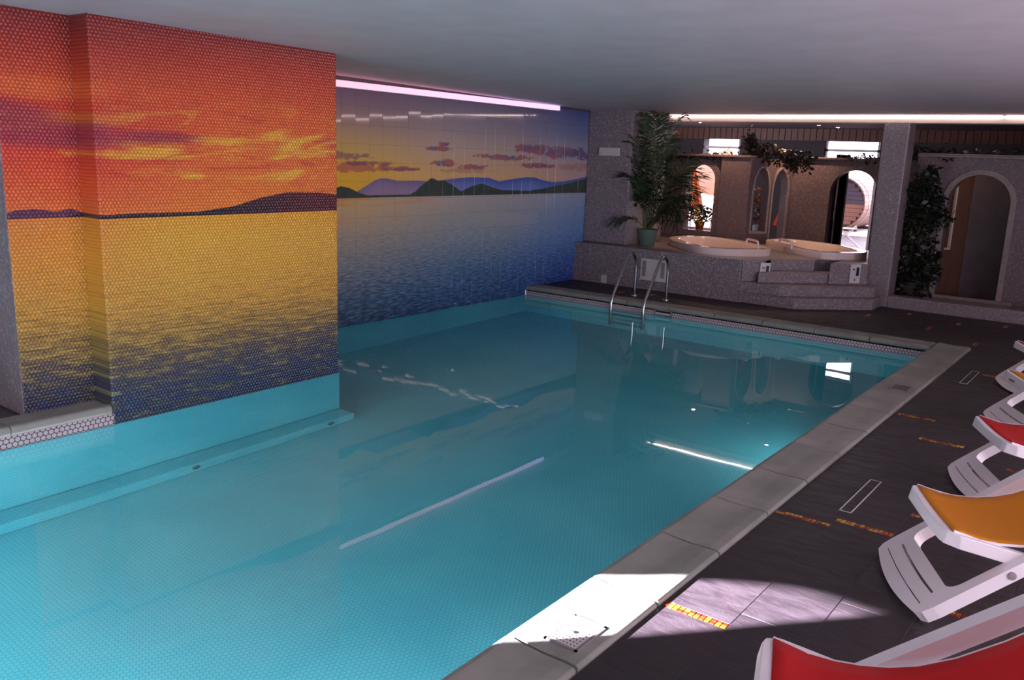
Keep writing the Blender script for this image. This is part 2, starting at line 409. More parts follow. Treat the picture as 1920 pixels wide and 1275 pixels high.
def m_sunset():
    """orange sunset on the bubbly mosaic: u = y (2.4 .. 5.07), v = z"""
    t = NT('sunset_mural'); x, u, v = t.xyz()
    XW = -5.83; HZ = 1.362
    un = t.mr(u, 2.4, 5.1, smooth=False)
    sv = t.mr(v, HZ, 2.68, smooth=False)
    L = t.ramp(sv, [(p, lin(c)) for p, c in [(0, '#e8702c'), (.12, '#e25a26'), (.3, '#dc4022'), (.5, '#cc3224'), (.68, '#d04a22'), (.85, '#a62c1c'), (1, '#7e1c1a')]])
    Rr = t.ramp(sv, [(p, lin(c)) for p, c in [(0, '#ee8024'), (.2, '#ea7226'), (.45, '#e46422'), (.65, '#d85220'), (.85, '#b8381c'), (1, '#86221a')]])
    sky = t.mix(t.mr(un, 0.15, 0.65), L, Rr)
    # slanted streaks of cloud
    su = t.m('SUBTRACT', v, t.m('MULTIPLY', u, 0.10))
    n1 = t.noise(t.vec(t.m('MULTIPLY', u, 0.9), t.m('MULTIPLY', su, 5.5)), 1.3, 6, 0.62, 0.8)
    n2 = t.noise(t.vec(t.m('ADD', t.m('MULTIPLY', u, 1.3), 7.0), t.m('MULTIPLY', v, 6.5)), 1.4, 6, 0.6, 1.0)
    band = t.m('MULTIPLY', t.mr(v, HZ + 0.08, HZ + 0.32), t.mr(v, 2.28, 1.98))
    sky = t.mix(t.m('MULTIPLY', t.m('MULTIPLY', t.mr(n1, 0.50, 0.64), band), t.mr(un, 0.1, 0.6, 0.25, 0.7)), sky, lin('#f0b030'))
    sky = t.mix(t.m('MULTIPLY', t.m('MULTIPLY', t.mr(n2, 0.52, 0.66), t.mr(v, HZ + 0.05, HZ + 0.3)), t.mr(v, 2.45, 2.0, 0.1, 0.7)), sky, lin('#cc3a26'))
    # dark purple bank on the left
    d = smooth_blob(t, u, v, [(2.3, 2.03, 0.65, 0.16), (2.75, 1.92, 0.6, 0.12), (3.4, 1.93, 0.5, 0.06)], n1, 0.9, 0.5)
    sky = t.mix(t.m('MULTIPLY', d, 0.75), sky, lin('#8c2440'))
    g = smooth_blob(t, u, v, [(2.7, 2.22, 0.55, 0.10)], n1, 0.9, 0.6)
    sky = t.mix(t.m('MULTIPLY', g, 0.7), sky, lin('#e0662a'))
    y2 = smooth_blob(t, u, v, [(4.55, 1.86, 0.5, 0.07), (4.75, 1.95, 0.4, 0.05), (4.0, 1.92, 0.45, 0.04), (3.3, 1.8, 0.5, 0.05), (4.3, 1.66, 0.7, 0.05)], n1, 1.2, 3.2)
    sky = t.mix(t.m('MULTIPLY', y2, 0.65), sky, lin('#f0b834'))
    # water
    wv = t.mr(v, HZ, -0.12, smooth=False)
    wl = t.ramp(wv, [(p, lin(c)) for p, c in [(0, '#e07c30'), (.15, '#e48a2e'), (.45, '#d8963a'), (.65, '#b8904a'), (.85, '#8c8064'), (1, '#6a6c70')]])
    wr = t.ramp(wv, [(p, lin(c)) for p, c in [(0, '#e8a026'), (.12, '#e8a834'), (.45, '#e0a038'), (.65, '#bc9444'), (.82, '#94865c'), (1, '#70706c')]])
    wat = t.mix(t.mr(un, 0.0, 0.5), wl, wr)
    k = t.mr(wv, 0.0, 1.0, 1.0, 0.42, smooth=False)
    rv = t.vec(t.m('MULTIPLY', u, 5.0), t.m('MULTIPLY', t.m('ADD', t.m('MULTIPLY', v, 62.0), t.m('MULTIPLY', u, 3.0)), k))
    n3 = t.noise(rv, 0.8, 5, 0.6, 0.6)
    n4 = t.noise(rv, 3.0, 3, 0.6, 0.4)
    nz = t.m('ADD', t.m('MULTIPLY', n3, 0.6), t.m('MULTIPLY', n4, 0.4))
    lim = t.mr(wv, 0.1, 1.0, 0.38, 0.62, smooth=False)
    dk = t.mr(t.m('SUBTRACT', lim, nz), -0.07, 0.07)
    deep = t.mix(t.mr(wv, 0.45, 0.95), lin('#6a4e26'), t.mix(t.mr(n3, 0.35, 0.6), lin('#0f2a62'), lin('#2a3440')))
    wat = t.mix(t.m('MULTIPLY', dk, t.mr(wv, 0.12, 0.8, 0.12, 0.95)), wat, deep)
    # hills
    def ridge(pts):
        st = []
        for px, py in pts:
            p = PX(px, py, XW); st.append(((p.y - 2.4) / 2.7, max(0.0, (p.z - HZ) / 0.4)))
        return t.m('ADD', t.m('MULTIPLY', t.ramp(un, st), 0.4), HZ)
    jag = t.m('MULTIPLY', t.m('SUBTRACT', t.noise(t.vec(u, 0.0), 30, 5, 0.6), 0.5), 0.02)
    vj = t.m('SUBTRACT', v, jag)
    rb = ridge([(30, 408), (60, 399), (100, 396), (135, 401), (165, 395), (186, 402), (250, 408), (620, 402)])
    img = t.mix(t.mr(t.m('SUBTRACT', rb, vj), -0.003, 0.005), sky, lin('#5c2a4a'))
    rf = ridge([(150, 412), (190, 404), (250, 400), (370, 397), (440, 386), (490, 370), (540, 360), (600, 361), (627, 364)])
    rc = t.mix(t.mr(un, 0.5, 1.0), lin('#2c1626'), lin('#5a1620'))
    img = t.mix(t.mr(t.m('SUBTRACT', rf, vj), -0.003, 0.005), img, rc)
    img = t.mix(t.mr(v, HZ - 0.004, HZ + 0.003), wat, img)
    # bubbly glazed mosaic
    hd = t.hexcell(u, v, 0.027)
    dome = t.m('SUBTRACT', 1.0, t.m('MULTIPLY', t.m('MULTIPLY', hd, hd), 3.6))
    img = t.mix(t.m('MULTIPLY', t.mr(hd, 0.42, 0.55), 0.2), img, t.mix(1.0, img, (0.35, 0.3, 0.3), 'MULTIPLY'))
    nb = t.bump(dome, 0.9, 0.007)
    mt = t.bsdf(img, 0.35, normal=nb, spec=0.5, coat=0.55, coat_rough=0.05)
    bs = [n for n in mt.node_tree.nodes if n.type == 'BSDF_PRINCIPLED'][0]
    t.t.links.new(nb, bs.inputs['Coat Normal']); bs.inputs['Coat IOR'].default_value = 1.6
    return mt
MAT['sunset'] = m_sunset()

def m_fabric(name, col):
    t = NT(name); f = t.noise(t.pos(), 400, 2)
    return t.bsdf(lin(col), 0.55, normal=t.bump(f, 0.15, 0.002), spec=0.3)
MAT['red_sling'] = m_fabric('red_sling', '#cc1418')
MAT['yellow_sling'] = m_fabric('yellow_sling', '#e08a0c')
def m_wood(name, c1, c2, axis='z'):
    t = NT(name); x, y, z = t.xyz(); oi = t.n('ShaderNodeObjectInfo')
    f = t.noise(t.vec(t.m('MULTIPLY', x, 14), t.m('MULTIPLY', y, 14), t.m('ADD', t.m('MULTIPLY', z, 1.5), t.m('MULTIPLY', oi.outputs['Random'], 20))), 1.5, 4, 0.6)
    c = t.mix(t.mr(f, 0.3, 0.7), lin(c1), lin(c2))
    return t.bsdf(t.mix(t.m('MULTIPLY', oi.outputs['Random'], 0.3), c, lin(c1)), 0.5)
MAT['pine'] = m_wood('pine', '#4e2a1c', '#643824')
MAT['barrel_wood'] = m_wood('barrel_wood', '#5c3c32', '#6e4a3e')
MAT['barrel_dark'] = m_wood('barrel_dark', '#2a2430', '#332b3a')
MAT['panel_brown'] = m_wood('panel_brown', '#6a4a3c', '#7a5848')
MAT['glass_dark'] = plain('glass_dark', '#0e0d12', 0.08)
MAT['terrace'] = noisy('terrace_paving', '#a59d98', '#b8b0aa', 2, 0.8, 0.1)
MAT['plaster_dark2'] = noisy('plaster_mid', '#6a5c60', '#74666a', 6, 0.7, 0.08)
MAT['plaster'] = noisy('plaster', '#8d7c80', '#9a8a8c', 6, 0.7, 0.08)
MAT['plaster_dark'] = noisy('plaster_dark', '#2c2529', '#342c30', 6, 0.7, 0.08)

# ================================================================== THE SHELL
W = -0.115                   # water level
XM, XC, XR = -7.36, -5.83, -6.07    # lake wall, sunset face, recessed sunset face
Y0, YC0, YC1, YF = -1.2, 2.95, 5.07, 9.96
XI, XO = -1.855, -1.505      # right coping: pool edge, deck edge
YFO = 10.27                  # far coping, deck edge
XRW = 2.6                    # right wall
YB = 12.48                   # beam / pillar line
YE = 18.5                    # outer wall at the far end
ZC = lambda y: 2.68 - 0.0114 * (y - 5.07)

# ceiling
b = MB()
vs = []
for y in (Y0 - 0.4, YB + 0.25):
    for x in (-10.6, XRW + 0.4):
        vs += [(x, y, ZC(y)), (x, y, ZC(y) + 0.3)]
b.add(vs, [(0, 4, 6, 2), (1, 3, 7, 5), (0, 1, 5, 4), (2, 6, 7, 3), (0, 2, 3, 1), (4, 5, 7, 6)])
o = tag(b.build('ceiling', MAT['white_paint']), 'flat white plaster ceiling above the pool', kind='structure')
b = MB().box(-10.6, XRW + 0.4, YB + 0.24, YE + 0.35, 2.655, 2.95)
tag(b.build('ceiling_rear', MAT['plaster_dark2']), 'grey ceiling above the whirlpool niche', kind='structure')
b = MB().box(-32, 8, Y0 - 0.3, YE + 0.3, 2.97, 9.0).box(-32, -13, YE - 1, YE + 0.3, -0.2, 2.97)  # unseen mass added above and beside the hall to keep sun off the terrace
tag(b.build('added_shade_mass', MAT['plaster']), 'unseen building mass added to shade the terrace', kind='structure')
# beam under the ceiling with the far LED strip on top of it
b = MB().box(-6.58, XRW, YB, YB + 0.25, 2.495, 2.572)
tag(b.build('trim_1', MAT['cream'], bevel=0.006), 'cream beam carrying the long light strip over the niche', kind='structure')

# floor: grout bed with separate slate tiles
fl = MB()
fl.box(XO + 0.004, XRW, Y0, YFO, -0.05, -0.002)
fl.box(XM, XRW, YFO, YB + 1.3, -0.05, -0.002)
fl.box(XM - 0.3, XR - 0.03, Y0, 2.5, -0.05, -0.004)
FLOOR = tag(fl.build('floor', MAT['grout']), 'dark slate tiled pool deck with pale joints', kind='structure')
TW, TL, J = 0.2994, 0.652, 0.0035
tile_cache = {}
def tile_mesh(w, l):
    key = (round(w, 3), round(l, 3))
    if key not in tile_cache:
        tile_cache[key] = MB().box(0, w, 0, l, -0.012, 0).mesh('floor_tile', bevel=0.001, seg=1)
    return tile_cache[key]
def put_tile(x0, x1, y0, y1, z=0.0):
    if x1 - x0 < 0.03 or y1 - y0 < 0.03: return
    o = link('floor_tile', tile_mesh(x1 - x0, y1 - y0), MAT['slate'], FLOOR)
    o.location = (x0, y0, z + random.uniform(-0.0008, 0.0005))
SB = 0.05                                   # mosaic strip width
strips = {0: [3.15, 4.485, 7.045], 1: [4.595, 6.495, 9.05], 2: [4.966, 7.56], 3: [3.915, 6.2], 4: [5.3]}
phase = {0: 3.15, 1: 3.29, 2: 3.685, 3: 3.26, 4: 3.7, 5: 3.1, 6: 3.5}
MOS = [MAT.setdefault('mos%d' % i, plain('mosaic_piece_%d' % i, c, 0.25)) for i, c in enumerate(['#b8781c', '#a84c16', '#8c3014', '#bc9430', '#6e2412'])]
piece = MB().box(-0.0112, 0.0112, -0.0113, 0.0113, -0.01, 0.0008).mesh('mosaic_tile', bevel=0.002, seg=1)
piece_m = []
for m in MOS:
    pm = piece.copy(); pm.materials.append(m); piece_m.append(pm)
def mosaic_strip(x0, x1, yc, along='x'):
    if along == 'x': bed = MB().box(x0 + 0.002, x1 - 0.002, yc - SB / 2, yc + SB / 2, -0.012, -0.002)
    else: bed = MB().box(yc - SB / 2, yc + SB / 2, x0 + 0.002, x1 - 0.002, -0.012, -0.002)
    s = bed.build('mosaic_strip', MAT['strip_bed'], FLOOR)
    s['label'] = 'strip of yellow, orange and red glass mosaic set in the slate'
    n = int((x1 - x0) / 0.0235)
    for i in range(n):
        for j in (-1, 1):
            p = link('mosaic_tile', random.choice(piece_m), None, s)
            c = x0 + (i + 0.5) * (x1 - x0) / n
            p.location = (c, yc + j * 0.0118, 0) if along == 'x' else (yc + j * 0.0118, c, 0)
for c in range(9):
    x0 = XO + 0.006 + c * TW; x1 = x0 + TW - J
    st = strips.get(c, [])
    ph = phase.get(c, 3.2 + 0.21 * c)
    ys = [ph + k * TL for k in range(-8, 14)]
    ys = [y for y in ys if Y0 < y < YFO - 0.02 and all(abs(y - s) > 0.2 for s in st)] + list(st)
    ys = sorted(ys)
    edges = [Y0 + 0.01] + ys + [YFO]
    for a, d in zip(edges[:-1], edges[1:]):
        ya = a + (SB / 2 if a in st else J / 2); yb = d - (SB / 2 if d in st else J / 2)
        put_tile(x0, x1, ya, yb)
    for s in st: mosaic_strip(x0, x1, s)
# far deck: tiles run along X
rows = int((YB - 0.35 - YFO) / TW) + 3
mini = [(P(1705, 588.5), 0), (P(1741, 616), 1), (P(1797, 608), 2), (P(1829, 645), 3), (P(1886, 613), 4), (P(1165, 548), 5), (P(1222, 553), 6), (P(1440, 577), 7), (P(1628, 591), 8)]
for r in range(rows):
    y0 = YFO + 0.004 + r * TW; y1 = y0 + TW - J
    off = (r * 0.37) % TL
    x = XM + 0.01 - off
    while x < XO + 1.6:
        a, d = max(x, XM + 0.01), min(x + TL - J, XO + 1.6)
        x += TL
        if a > d: continue
        put_tile(a, d, y0, y1)
for p, i in mini:
    mosaic_strip(p.y - 0.10, p.y + 0.10, p.x, 'y')

# pool basin (hex mosaic tile), ledge, waterline band
b = MB()
zf = -1.33
def quad(a, c, d, e, mi=0): b.add([a, c, d, e], [(0, 1, 2, 3)], mi)
YN = -0.85
e = 0.006
outline = [(XI + 0.03, YN), (XI + 0.03, YF + 0.03), (XM + e, YF + 0.03), (XM + e, YC1), (XC + e, YC1), (XC + e, YN)]
b.add([(x, y, zf) for x, y in outline], [tuple(range(6))])
for i in range(6):
    p, q = outline[i], outline[(i + 1) % 6]
    b.add([(p[0], p[1], zf), (q[0], q[1], zf), (q[0], q[1], W), (p[0], p[1], W)], [(0, 1, 2, 3)])
BASIN = tag(b.build('pool_basin', MAT['pooltile']), 'turquoise mosaic lined swimming pool basin', kind='structure')
bb = MB().prism([(XC + e, YN), (XC + 0.22, YN), (XC + 0.22, YC1 - 0.0), (XC + e, YC1 + 0.0)], zf, -1.18)
lo = bb.build('ledge', MAT['pooltile'], BASIN, bevel=0.02)
def hexstrip(pts, name='waterline_tiles'):
    m = MB()
    for (p, q) in pts: m.add([(p[0], p[1], W - 0.01), (q[0], q[1], W - 0.01), (q[0], q[1], -0.03), (p[0], p[1], -0.03)], [(0, 1, 2, 3)])
    o = m.build(name, MAT['hexband'], BASIN); o['label'] = 'band of pale pink hexagon tiles along the waterline'
hexstrip([((XI + 0.03, YN), (XI + 0.03, YF + 0.03)), ((XI + 0.03, YF + 0.03), (XM + e, YF + 0.03)), ((XC + e, YN), (XC + e, YC0 - 0.0))])
for (yy) in (3.45, 4.78):
    j = MB()
    j.lathe([(0.034, 0), (0.034, 0.012), (0.022, 0.014), (0.02, 0.004), (0.012, 0.004), (0.011, 0.012), (0.001, 0.013)], n=20)
    jo = j.build('water_jet', MAT['steel'], None, smooth=True)
    jo.rotation_euler = (0, math.pi / 2, 0); jo.location = (XC + 0.22, yy, -1.235)
    tag(jo, 'small round steel water jet %s' % ('midway along the underwater ledge' if yy < 4 else 'at the far end of the underwater ledge'), 'water jet', 'water jets in the pool wall')
# water
m = MB(); m.add([(x - (0.02 if x == XI + 0.03 else 0), y, W) for x, y in [(XI + 0.05, YN), (XI + 0.05, YF + 0.03), (XM + e, YF + 0.03), (XM + e, YC1), (XC + e, YC1), (XC + e, YN)]], [tuple(range(6))])
wme = bpy.data.meshes.new('pool_water'); wme.from_pydata(m.v, [], m.f)
wo_ = link('pool_water', wme, MAT['water'])
tag(wo_, 'clear still turquoise water filling the swimming pool', 'water', kind='stuff')

# coping stones
COP = tag(empty('pool_coping', (0, 0, 0)), 'row of grey cast stone slabs edging the pool', kind='structure')
prof = [(0, -0.04), (0, 0.012), (0.012, 0.022), (0.06, 0.024), (0.16, 0.020), (0.25, 0.024), (0.31, 0.030), (0.335, 0.024), (0.348, 0.008), (0.35, -0.012), (0.335, -0.032), (0.30, -0.04)]
def stone_mesh(width, length):
    k = width / 0.35
    m = MB(); n = len(prof)
    vs = [(s * k, 0, z) for s, z in prof] + [(s * k, length, z) for s, z in prof]
    m.add(vs, [tuple(range(n)), tuple(range(n, 2*n))[::-1]] + [(i, n + i, n + (i+1) % n, (i+1) % n) for i in range(n)])
    return m.mesh('coping_stone', bevel=0.003, seg=1)
sl = 0.633
me_r = stone_mesh(0.35, sl - 0.009)
me_r.materials.append(MAT['coping'])
yj = [3.108 + k * 0.6385 for k in range(-7, 13)]
for a, d in zip(yj[:-1], yj[1:]):
    if a < Y0: continue
    d2 = min(d, YFO)
    if a > YFO - 0.1: continue
    me = me_r if d2 == d else stone_mesh(0.35, d2 - a - 0.007)
    o = link('coping_stone', me, MAT['coping'], COP)
    o.location = (XO, a + 0.003, random.uniform(-0.002, 0.002)); o.scale = (-1, 1, 1)
me_f = stone_mesh(YFO - YF, 0.62)
x = XI - 0.008
while x > XM + 0.1:
    L = min(0.63, x - XM - 0.02)
    me = me_f if L == 0.63 else stone_mesh(YFO - YF, L - 0.01)
    o = link('coping_stone', me, MAT['coping'], COP)
    o.rotation_euler = (0, 0, -math.pi / 2); o.location = (x - (0.62 if L == 0.63 else L - 0.01), YFO, random.uniform(-0.002, 0.002))
    x -= 0.63
me_l = stone_mesh(0.27, 0.70)
for a in (0.15, 0.855, 1.56, 2.265):
    o = link('coping_stone', me_l if a < 2.2 else stone_mesh(0.27, YC0 - a - 0.004), MAT['coping'], COP)
    o.location = (XC - 0.265, a, 0)
jb = MB().box(XI + 0.03, XO - 0.01, Y0, YFO - 0.01, -0.05, 0.004)
jb.box(XM + 0.02, XI + 0.02, YF + 0.03, YFO - 0.01, -0.05, 0.008)
jb.box(XC - 0.26, XC - 0.02, Y0, YC0, -0.05, 0.010)
jo = jb.build('joint_bed', MAT['green_joint'], COP); jo['label'] = 'greenish mortar in the joints between the slabs'

# lake wall with its separate tiles
wl = MB().box(XM - 0.25, XM - 0.006, YC1, 11.9, -1.4, 2.75)
WALL_L = tag(wl.build('wall_left', MAT['grout_dark']), 'tiled wall printed with a lake, mountains and dusk sky', kind='structure')
tp = 0.2078
tmesh = MB().box(-0.007, 0.0, 0.0006, tp - 0.0006, 0.0006, tp - 0.0006).mesh('wall_tile', bevel=0.0012, seg=1)
tmesh.materials.append(MAT['lake'])
y_first = 6.464 - tp
nt = 0
rest = MB()
for i in range(-5, 26):
    for j in range(13):
        yy = y_first + i * tp; zz = -0.124 + j * tp
        if yy > 11.7: continue
        if nt < 300 and i >= 0 and j < 12:
            o = link('wall_tile', tmesh, None, WALL_L); nt += 1
            o.location = (XM, yy, zz)
            o.rotation_euler = (0, random.gauss(0, 0.006), random.gauss(0, 0.006))
        else:
            rest.box(XM - 0.007, XM, yy + 0.0006, yy + tp - 0.0006, zz + 0.0006, zz + tp - 0.0006)
ro = rest.build('wall_tiles_edge', MAT['lake'], WALL_L); ro['kind'] = 'stuff'

# sunset wall: recessed leaf and the deep leaf that stands in the water
b = MB().box(XM, XC, YC0, YC1, -1.4, ZC(4) + 0.02)
tag(b.build('wall_sunset', MAT['sunset'], bevel=0.012), 'deep wall of glazed bubble mosaic printed with an orange sunset over water', kind='structure')
b = MB().box(XM, XR, 2.45, YC0 + 0.05, 0.0, ZC(3) + 0.02)
o = b.mesh('wall_sunset_recess', bevel=0.012)
o.materials.append(MAT['sunset']); o.materials.append(MAT['mosaic'])
for p in o.polygons:
    if p.normal.y < -0.9: p.material_index = 1
tag(link('wall_sunset_recess', o), 'shallower return of the sunset mosaic wall beside the coping', kind='structure')

# outer walls out of view: left, back with one narrow arched window, right with wide windows
b = MB().box(-10.6, XM - 0.25, Y0 - 0.3, Y0, -0.2, 2.8).box(XM - 0.35, XM - 0.25, Y0, 13.4, -0.2, 2.8)
tag(b.build('wall_left_outer', MAT['plaster']), 'plain wall closing the room on the left', kind='structure')

def arch_wall(name, A, B, thick, top, ops, mat, z0=0.0, seg=16, parent=None, half=False):
    """wall from A to B (plan points) with arched openings ops = (u0, u1, sill, spring, rise); thickness to the left of A->B"""
    A = Vector((A[0], A[1], 0)); B = Vector((B[0], B[1], 0)); d = (B - A); Lw = d.length; d.normalize(); nrm = Vector((-d.y, d.x, 0))
    m = MB()
    def pt(u, z, s): q = A + d * u + nrm * (thick if s else 0); return (q.x, q.y, z)
    def q4(u0, z00, u1, z01, z10, z11):   # quad on both faces: (u0: z00..z10) (u1: z01..z11)
        for s in (0, 1):
            m.add([pt(u0, z00, s), pt(u1, z01, s), pt(u1, z11, s), pt(u0, z10, s)], [(0, 1, 2, 3)])
    def rev(u0, za, u1, zb): m.add([pt(u0, za, 0), pt(u1, zb, 0), pt(u1, zb, 1), pt(u0, za, 1)], [(0, 1, 2, 3)])
    u = 0.0
    for (a, c, sill, spring, rise) in sorted(ops):
        q4(u, z0, a, z0, top, top)
        if sill > z0: q4(a, z0, c, z0, sill, sill); rev(a, sill, c, sill)
        if half: pts = [(a + (c - a) * 0.55 * (1 - math.cos(math.pi / 2 * k / seg)), spring + rise * math.sin(math.pi / 2 * k / seg)) for k in range(seg + 1)] + [(c, spring + rise)]
        else: pts = [(a + (c - a) * (0.5 - 0.5 * math.cos(math.pi * k / seg)), spring + rise * math.sin(math.pi * k / seg)) for k in range(seg + 1)]
        for (ua, za), (ub, zb) in zip(pts[:-1], pts[1:]):
            q4(ua, za, ub, zb, top, top); rev(ua, za, ub, zb)
        rev(a, max(sill, z0), a, spring); rev(c, max(sill, z0), c, spring + (rise if half else 0))
        u = c
    q4(u, z0, Lw, z0, top, top)
    rev(0, z0, 0, top); rev(Lw, z0, Lw, top); rev(0, top, Lw, top)
    return m.build(name, mat, parent, weld=True)
def arch_trim(name, A, B, op, w, depth, out, mat, parent, seg=16, sill_trim=True, z0=0.0):
    """raised surround of an arched opening, standing `out` proud of the wall face"""
    A = Vector((A[0], A[1], 0)); B = Vector((B[0], B[1], 0)); d = (B - A).normalized(); nrm = Vector((-d.y, d.x, 0))
    a, c, sill, spring, rise = op
    path = [(a, max(sill, z0), a - w, max(sill, z0))]
    for k in range(seg + 1):
        co, si = math.cos(math.pi * k / seg), math.sin(math.pi * k / seg)
        mid, hw = (a + c) / 2, (c - a) / 2
        path.append((mid - hw * co, spring + rise * si, mid - (hw + w) * co, spring + (rise + w) * si))
    path.append((c, max(sill, z0), c + w, max(sill, z0)))
    m = MB(); vs = []
    for (ui, zi, uo, zo) in path:
        for (u, z) in ((ui, zi), (uo, zo)):
            for s in (-out, depth): q = A + d * u + nrm * s; vs.append((q.x, q.y, z))
    fs = []
    for i in range(len(path) - 1):
        k = i * 4; n = k + 4
        fs += [(k, n, n + 2, k + 2), (k + 1, k + 3, n + 3, n + 1), (k, k + 1, n + 1, n), (k + 2, n + 2, n + 3, k + 3)]
    m.add(vs, fs + [(0, 2, 3, 1), tuple(len(vs) - 4 + i for i in (0, 1, 3, 2))])
    if sill_trim:
        q = [A + d * (a - w) + nrm * -out, A + d * (c + w) + nrm * -out, A + d * (c + w) + nrm * depth, A + d * (a - w) + nrm * depth]
        m.prism([(p.x, p.y) for p in q], sill - w, sill)
    return m.build(name, mat, parent, bevel=0.004, seg=1)

# back wall behind the camera: one narrow window lets the low sun in
WB = arch_wall('wall_back', (XM - 0.3, Y0), (XRW + 0.3, Y0), -0.05, 2.75, [(-5.52 - (XM - 0.3), -4.89 - (XM - 0.3), 0.35, 1.93, 0.28)], MAT['plaster'], z0=-0.3, half=True)
tag(WB, 'wall behind the camera with one narrow window', kind='structure')
# right wall with windows
m = MB()
wins = [(-1.0, 1.5), (1.75, 4.25), (4.5, 8.4)]
zs, zh = 0.12, 2.45
y = Y0 - 0.3
for (a, c) in wins:
    m.box(XRW, XRW + 0.3, y, a, -0.2, 2.8); m.box(XRW, XRW + 0.3, a, c, -0.2, zs); m.box(XRW, XRW + 0.3, a, c, zh, 2.8); y = c
m.box(XRW, XRW + 0.3, y, YE + 0.3, -0.2, 2.8)
tag(m.build('wall_right', MAT['plaster']), 'wall with wide windows along the deck, to the right of the view', kind='structure')
for i, (a, c) in enumerate(wins):
    f = MB(); X = XRW + 0.12
    for (y0, y1, z0, z1) in ((a, c, zs, zs + 0.05), (a, c, zh - 0.05, zh), (a, a + 0.05, zs, zh), (c - 0.05, c, zs, zh), ((a + c) / 2 - 0.03, (a + c) / 2 + 0.03, zs, zh)):
        f.box(X, X + 0.05, y0, y1, z0, z1)
    tag(f.build('window_%d' % (i + 1), MAT['alu_white']), 'wide white framed window in the right wall', kind='structure')
    pl = bpy.data.lights.new('window_portal', 'AREA'); pl.shape = 'RECTANGLE'; pl.size = c - a; pl.size_y = zh - zs
    pl.cycles.is_portal = True
    po = bpy.data.objects.new('window_portal', pl); COL.objects.link(po)
    po.location = (XRW + 0.25, (a + c) / 2, (zs + zh) / 2)
    po.rotation_euler = Vector((-1, 0, 0)).to_track_quat('-Z', 'Y').to_euler()

# ================================================================== PILLARS, PLATFORM, STEPS, PARTITION
b = MB().box(XM, -6.58, 11.46, 12.6, 0.592, 2.7)
tag(b.build('pillar', MAT['mosaic'], bevel=0.02), 'square grey mosaic pillar in the corner beside the lake wall', kind='structure')
b = MB().box(-3.28, -2.95, YB, YB + 0.36, 0.0, 2.52)
tag(b.build('pillar', MAT['mosaic'], bevel=0.02), 'free standing grey mosaic pillar right of the whirlpool steps', kind='structure')

k_ = 1.1515
tub1 = [(-5.48, 10.66), (-5.55, 11.10), (-5.36, 11.40), (-5.055, 11.47), (-4.635, 11.33), (-3.96, 10.62), (-3.93, 10.42), (-4.05, 10.22), (-4.36, 9.94), (-4.72, 9.94)]
tub2 = [(-4.50, 11.70), (-4.48, 12.08), (-4.27, 12.28), (-3.68, 12.12), (-3.06, 11.56), (-2.98, 11.30), (-3.02, 11.08), (-3.30, 10.72), (-3.66, 10.86), (-4.2, 11.35)]
tub1 = [(x * k_, y * k_) for x, y in tub1]
tub2 = [(x * k_, y * k_) for x, y in tub2]
def smooth_poly(poly, cut=0.22):
    out = []
    n = len(poly)
    for i in range(n):
        a, p, c = Vector(poly[i-1]), Vector(poly[i]), Vector(poly[(i+1) % n])
        out.append(tuple(p.lerp(a, cut))); out.append(tuple(p.lerp(c, cut)))
    return out
tub1, tub2 = smooth_poly(tub1), smooth_poly(tub2)
def inset(poly, d):
    c = Vector((sum(p[0] for p in poly) / len(poly), sum(p[1] for p in poly) / len(poly)))
    return [tuple(Vector(p) - (Vector(p) - c).normalized() * d) for p in poly]
def area(poly): return sum(poly[i-1][0] * poly[i][1] - poly[i][0] * poly[i-1][1] for i in range(len(poly))) / 2
if area(tub1) < 0: tub1.reverse()
if area(tub2) < 0: tub2.reverse()

ZP = 0.59
YP = 11.24
def dg(x, c): return (x, x + c)          # point on the diagonal y - x = c
# outline of the raised platform, its front corner cut by the diagonal stair
plat = [(XM, YP), (-15.86 + YP, YP), dg(-4.36, 15.86), dg(-4.36, 16.05), dg(-3.90, 16.05), dg(-3.90, 16.25), dg(-3.62, 16.25), dg(-3.62, 15.66), (-3.29, 12.37), (-3.29, 14.29), (PY(1480, 400, 14.3).x, 14.29), (PY(1400, 400, 13.42).x, 13.41), (XM, 13.41)]
m = MB()
n = len(plat)
m.add([(x, y, 0) for x, y in plat] + [(x, y, ZP) for x, y in plat], [(i, (i+1) % n, n + (i+1) % n, n + i) for i in range(n)])
h1, h2 = inset(tub1, 0.07), inset(tub2, 0.07)
loops = [[Vector((x, y, 0)) for x, y in L] for L in (plat, h1, h2)]
flat = [p for L in loops for p in L]
tris = tessellate_polygon(loops)
m.add([(p.x, p.y, ZP) for p in flat], [tuple(t) for t in tris])
PLAT = m.build('tub_platform', MAT['mosaic'], weld=True)
tag(PLAT, 'raised grey mosaic platform with diagonal steps holding the two whirlpool tubs', 'platform')
def diag_step(c0, c1, xl, xr, z0, z1, name='step'):
    """a tread between the diagonals c0 (front) and c1 (back), left end on the platform front"""
    xa = YP - c0; xb = YP - c1
    return MB().prism([dg(xa, c0), dg(xr, c0), dg(xr - 0.02, c1), dg(xb, c1)], z0, z1).build(name, MAT['mosaic'], PLAT, bevel=0.012)
diag_step(15.06, 15.86, YP - 15.06, -3.02, 0.0, 0.15)
diag_step(15.27, 15.86, YP - 15.27, -3.06, 0.15, 0.295)
MB().prism([dg(-4.36, 15.63), dg(-3.62, 15.63), dg(-3.62, 16.1), dg(-4.36, 16.1)], 0.295, 0.44).build('step', MAT['mosaic'], PLAT, bevel=0.012)
MB().prism([dg(-3.62, 15.58), (-3.22, -3.22 + 15.58), (-3.22, 12.47), (-3.29, 12.47), dg(-3.62, 16.2)], 0.295, 0.592).build('pier', MAT['mosaic'], PLAT, bevel=0.012)
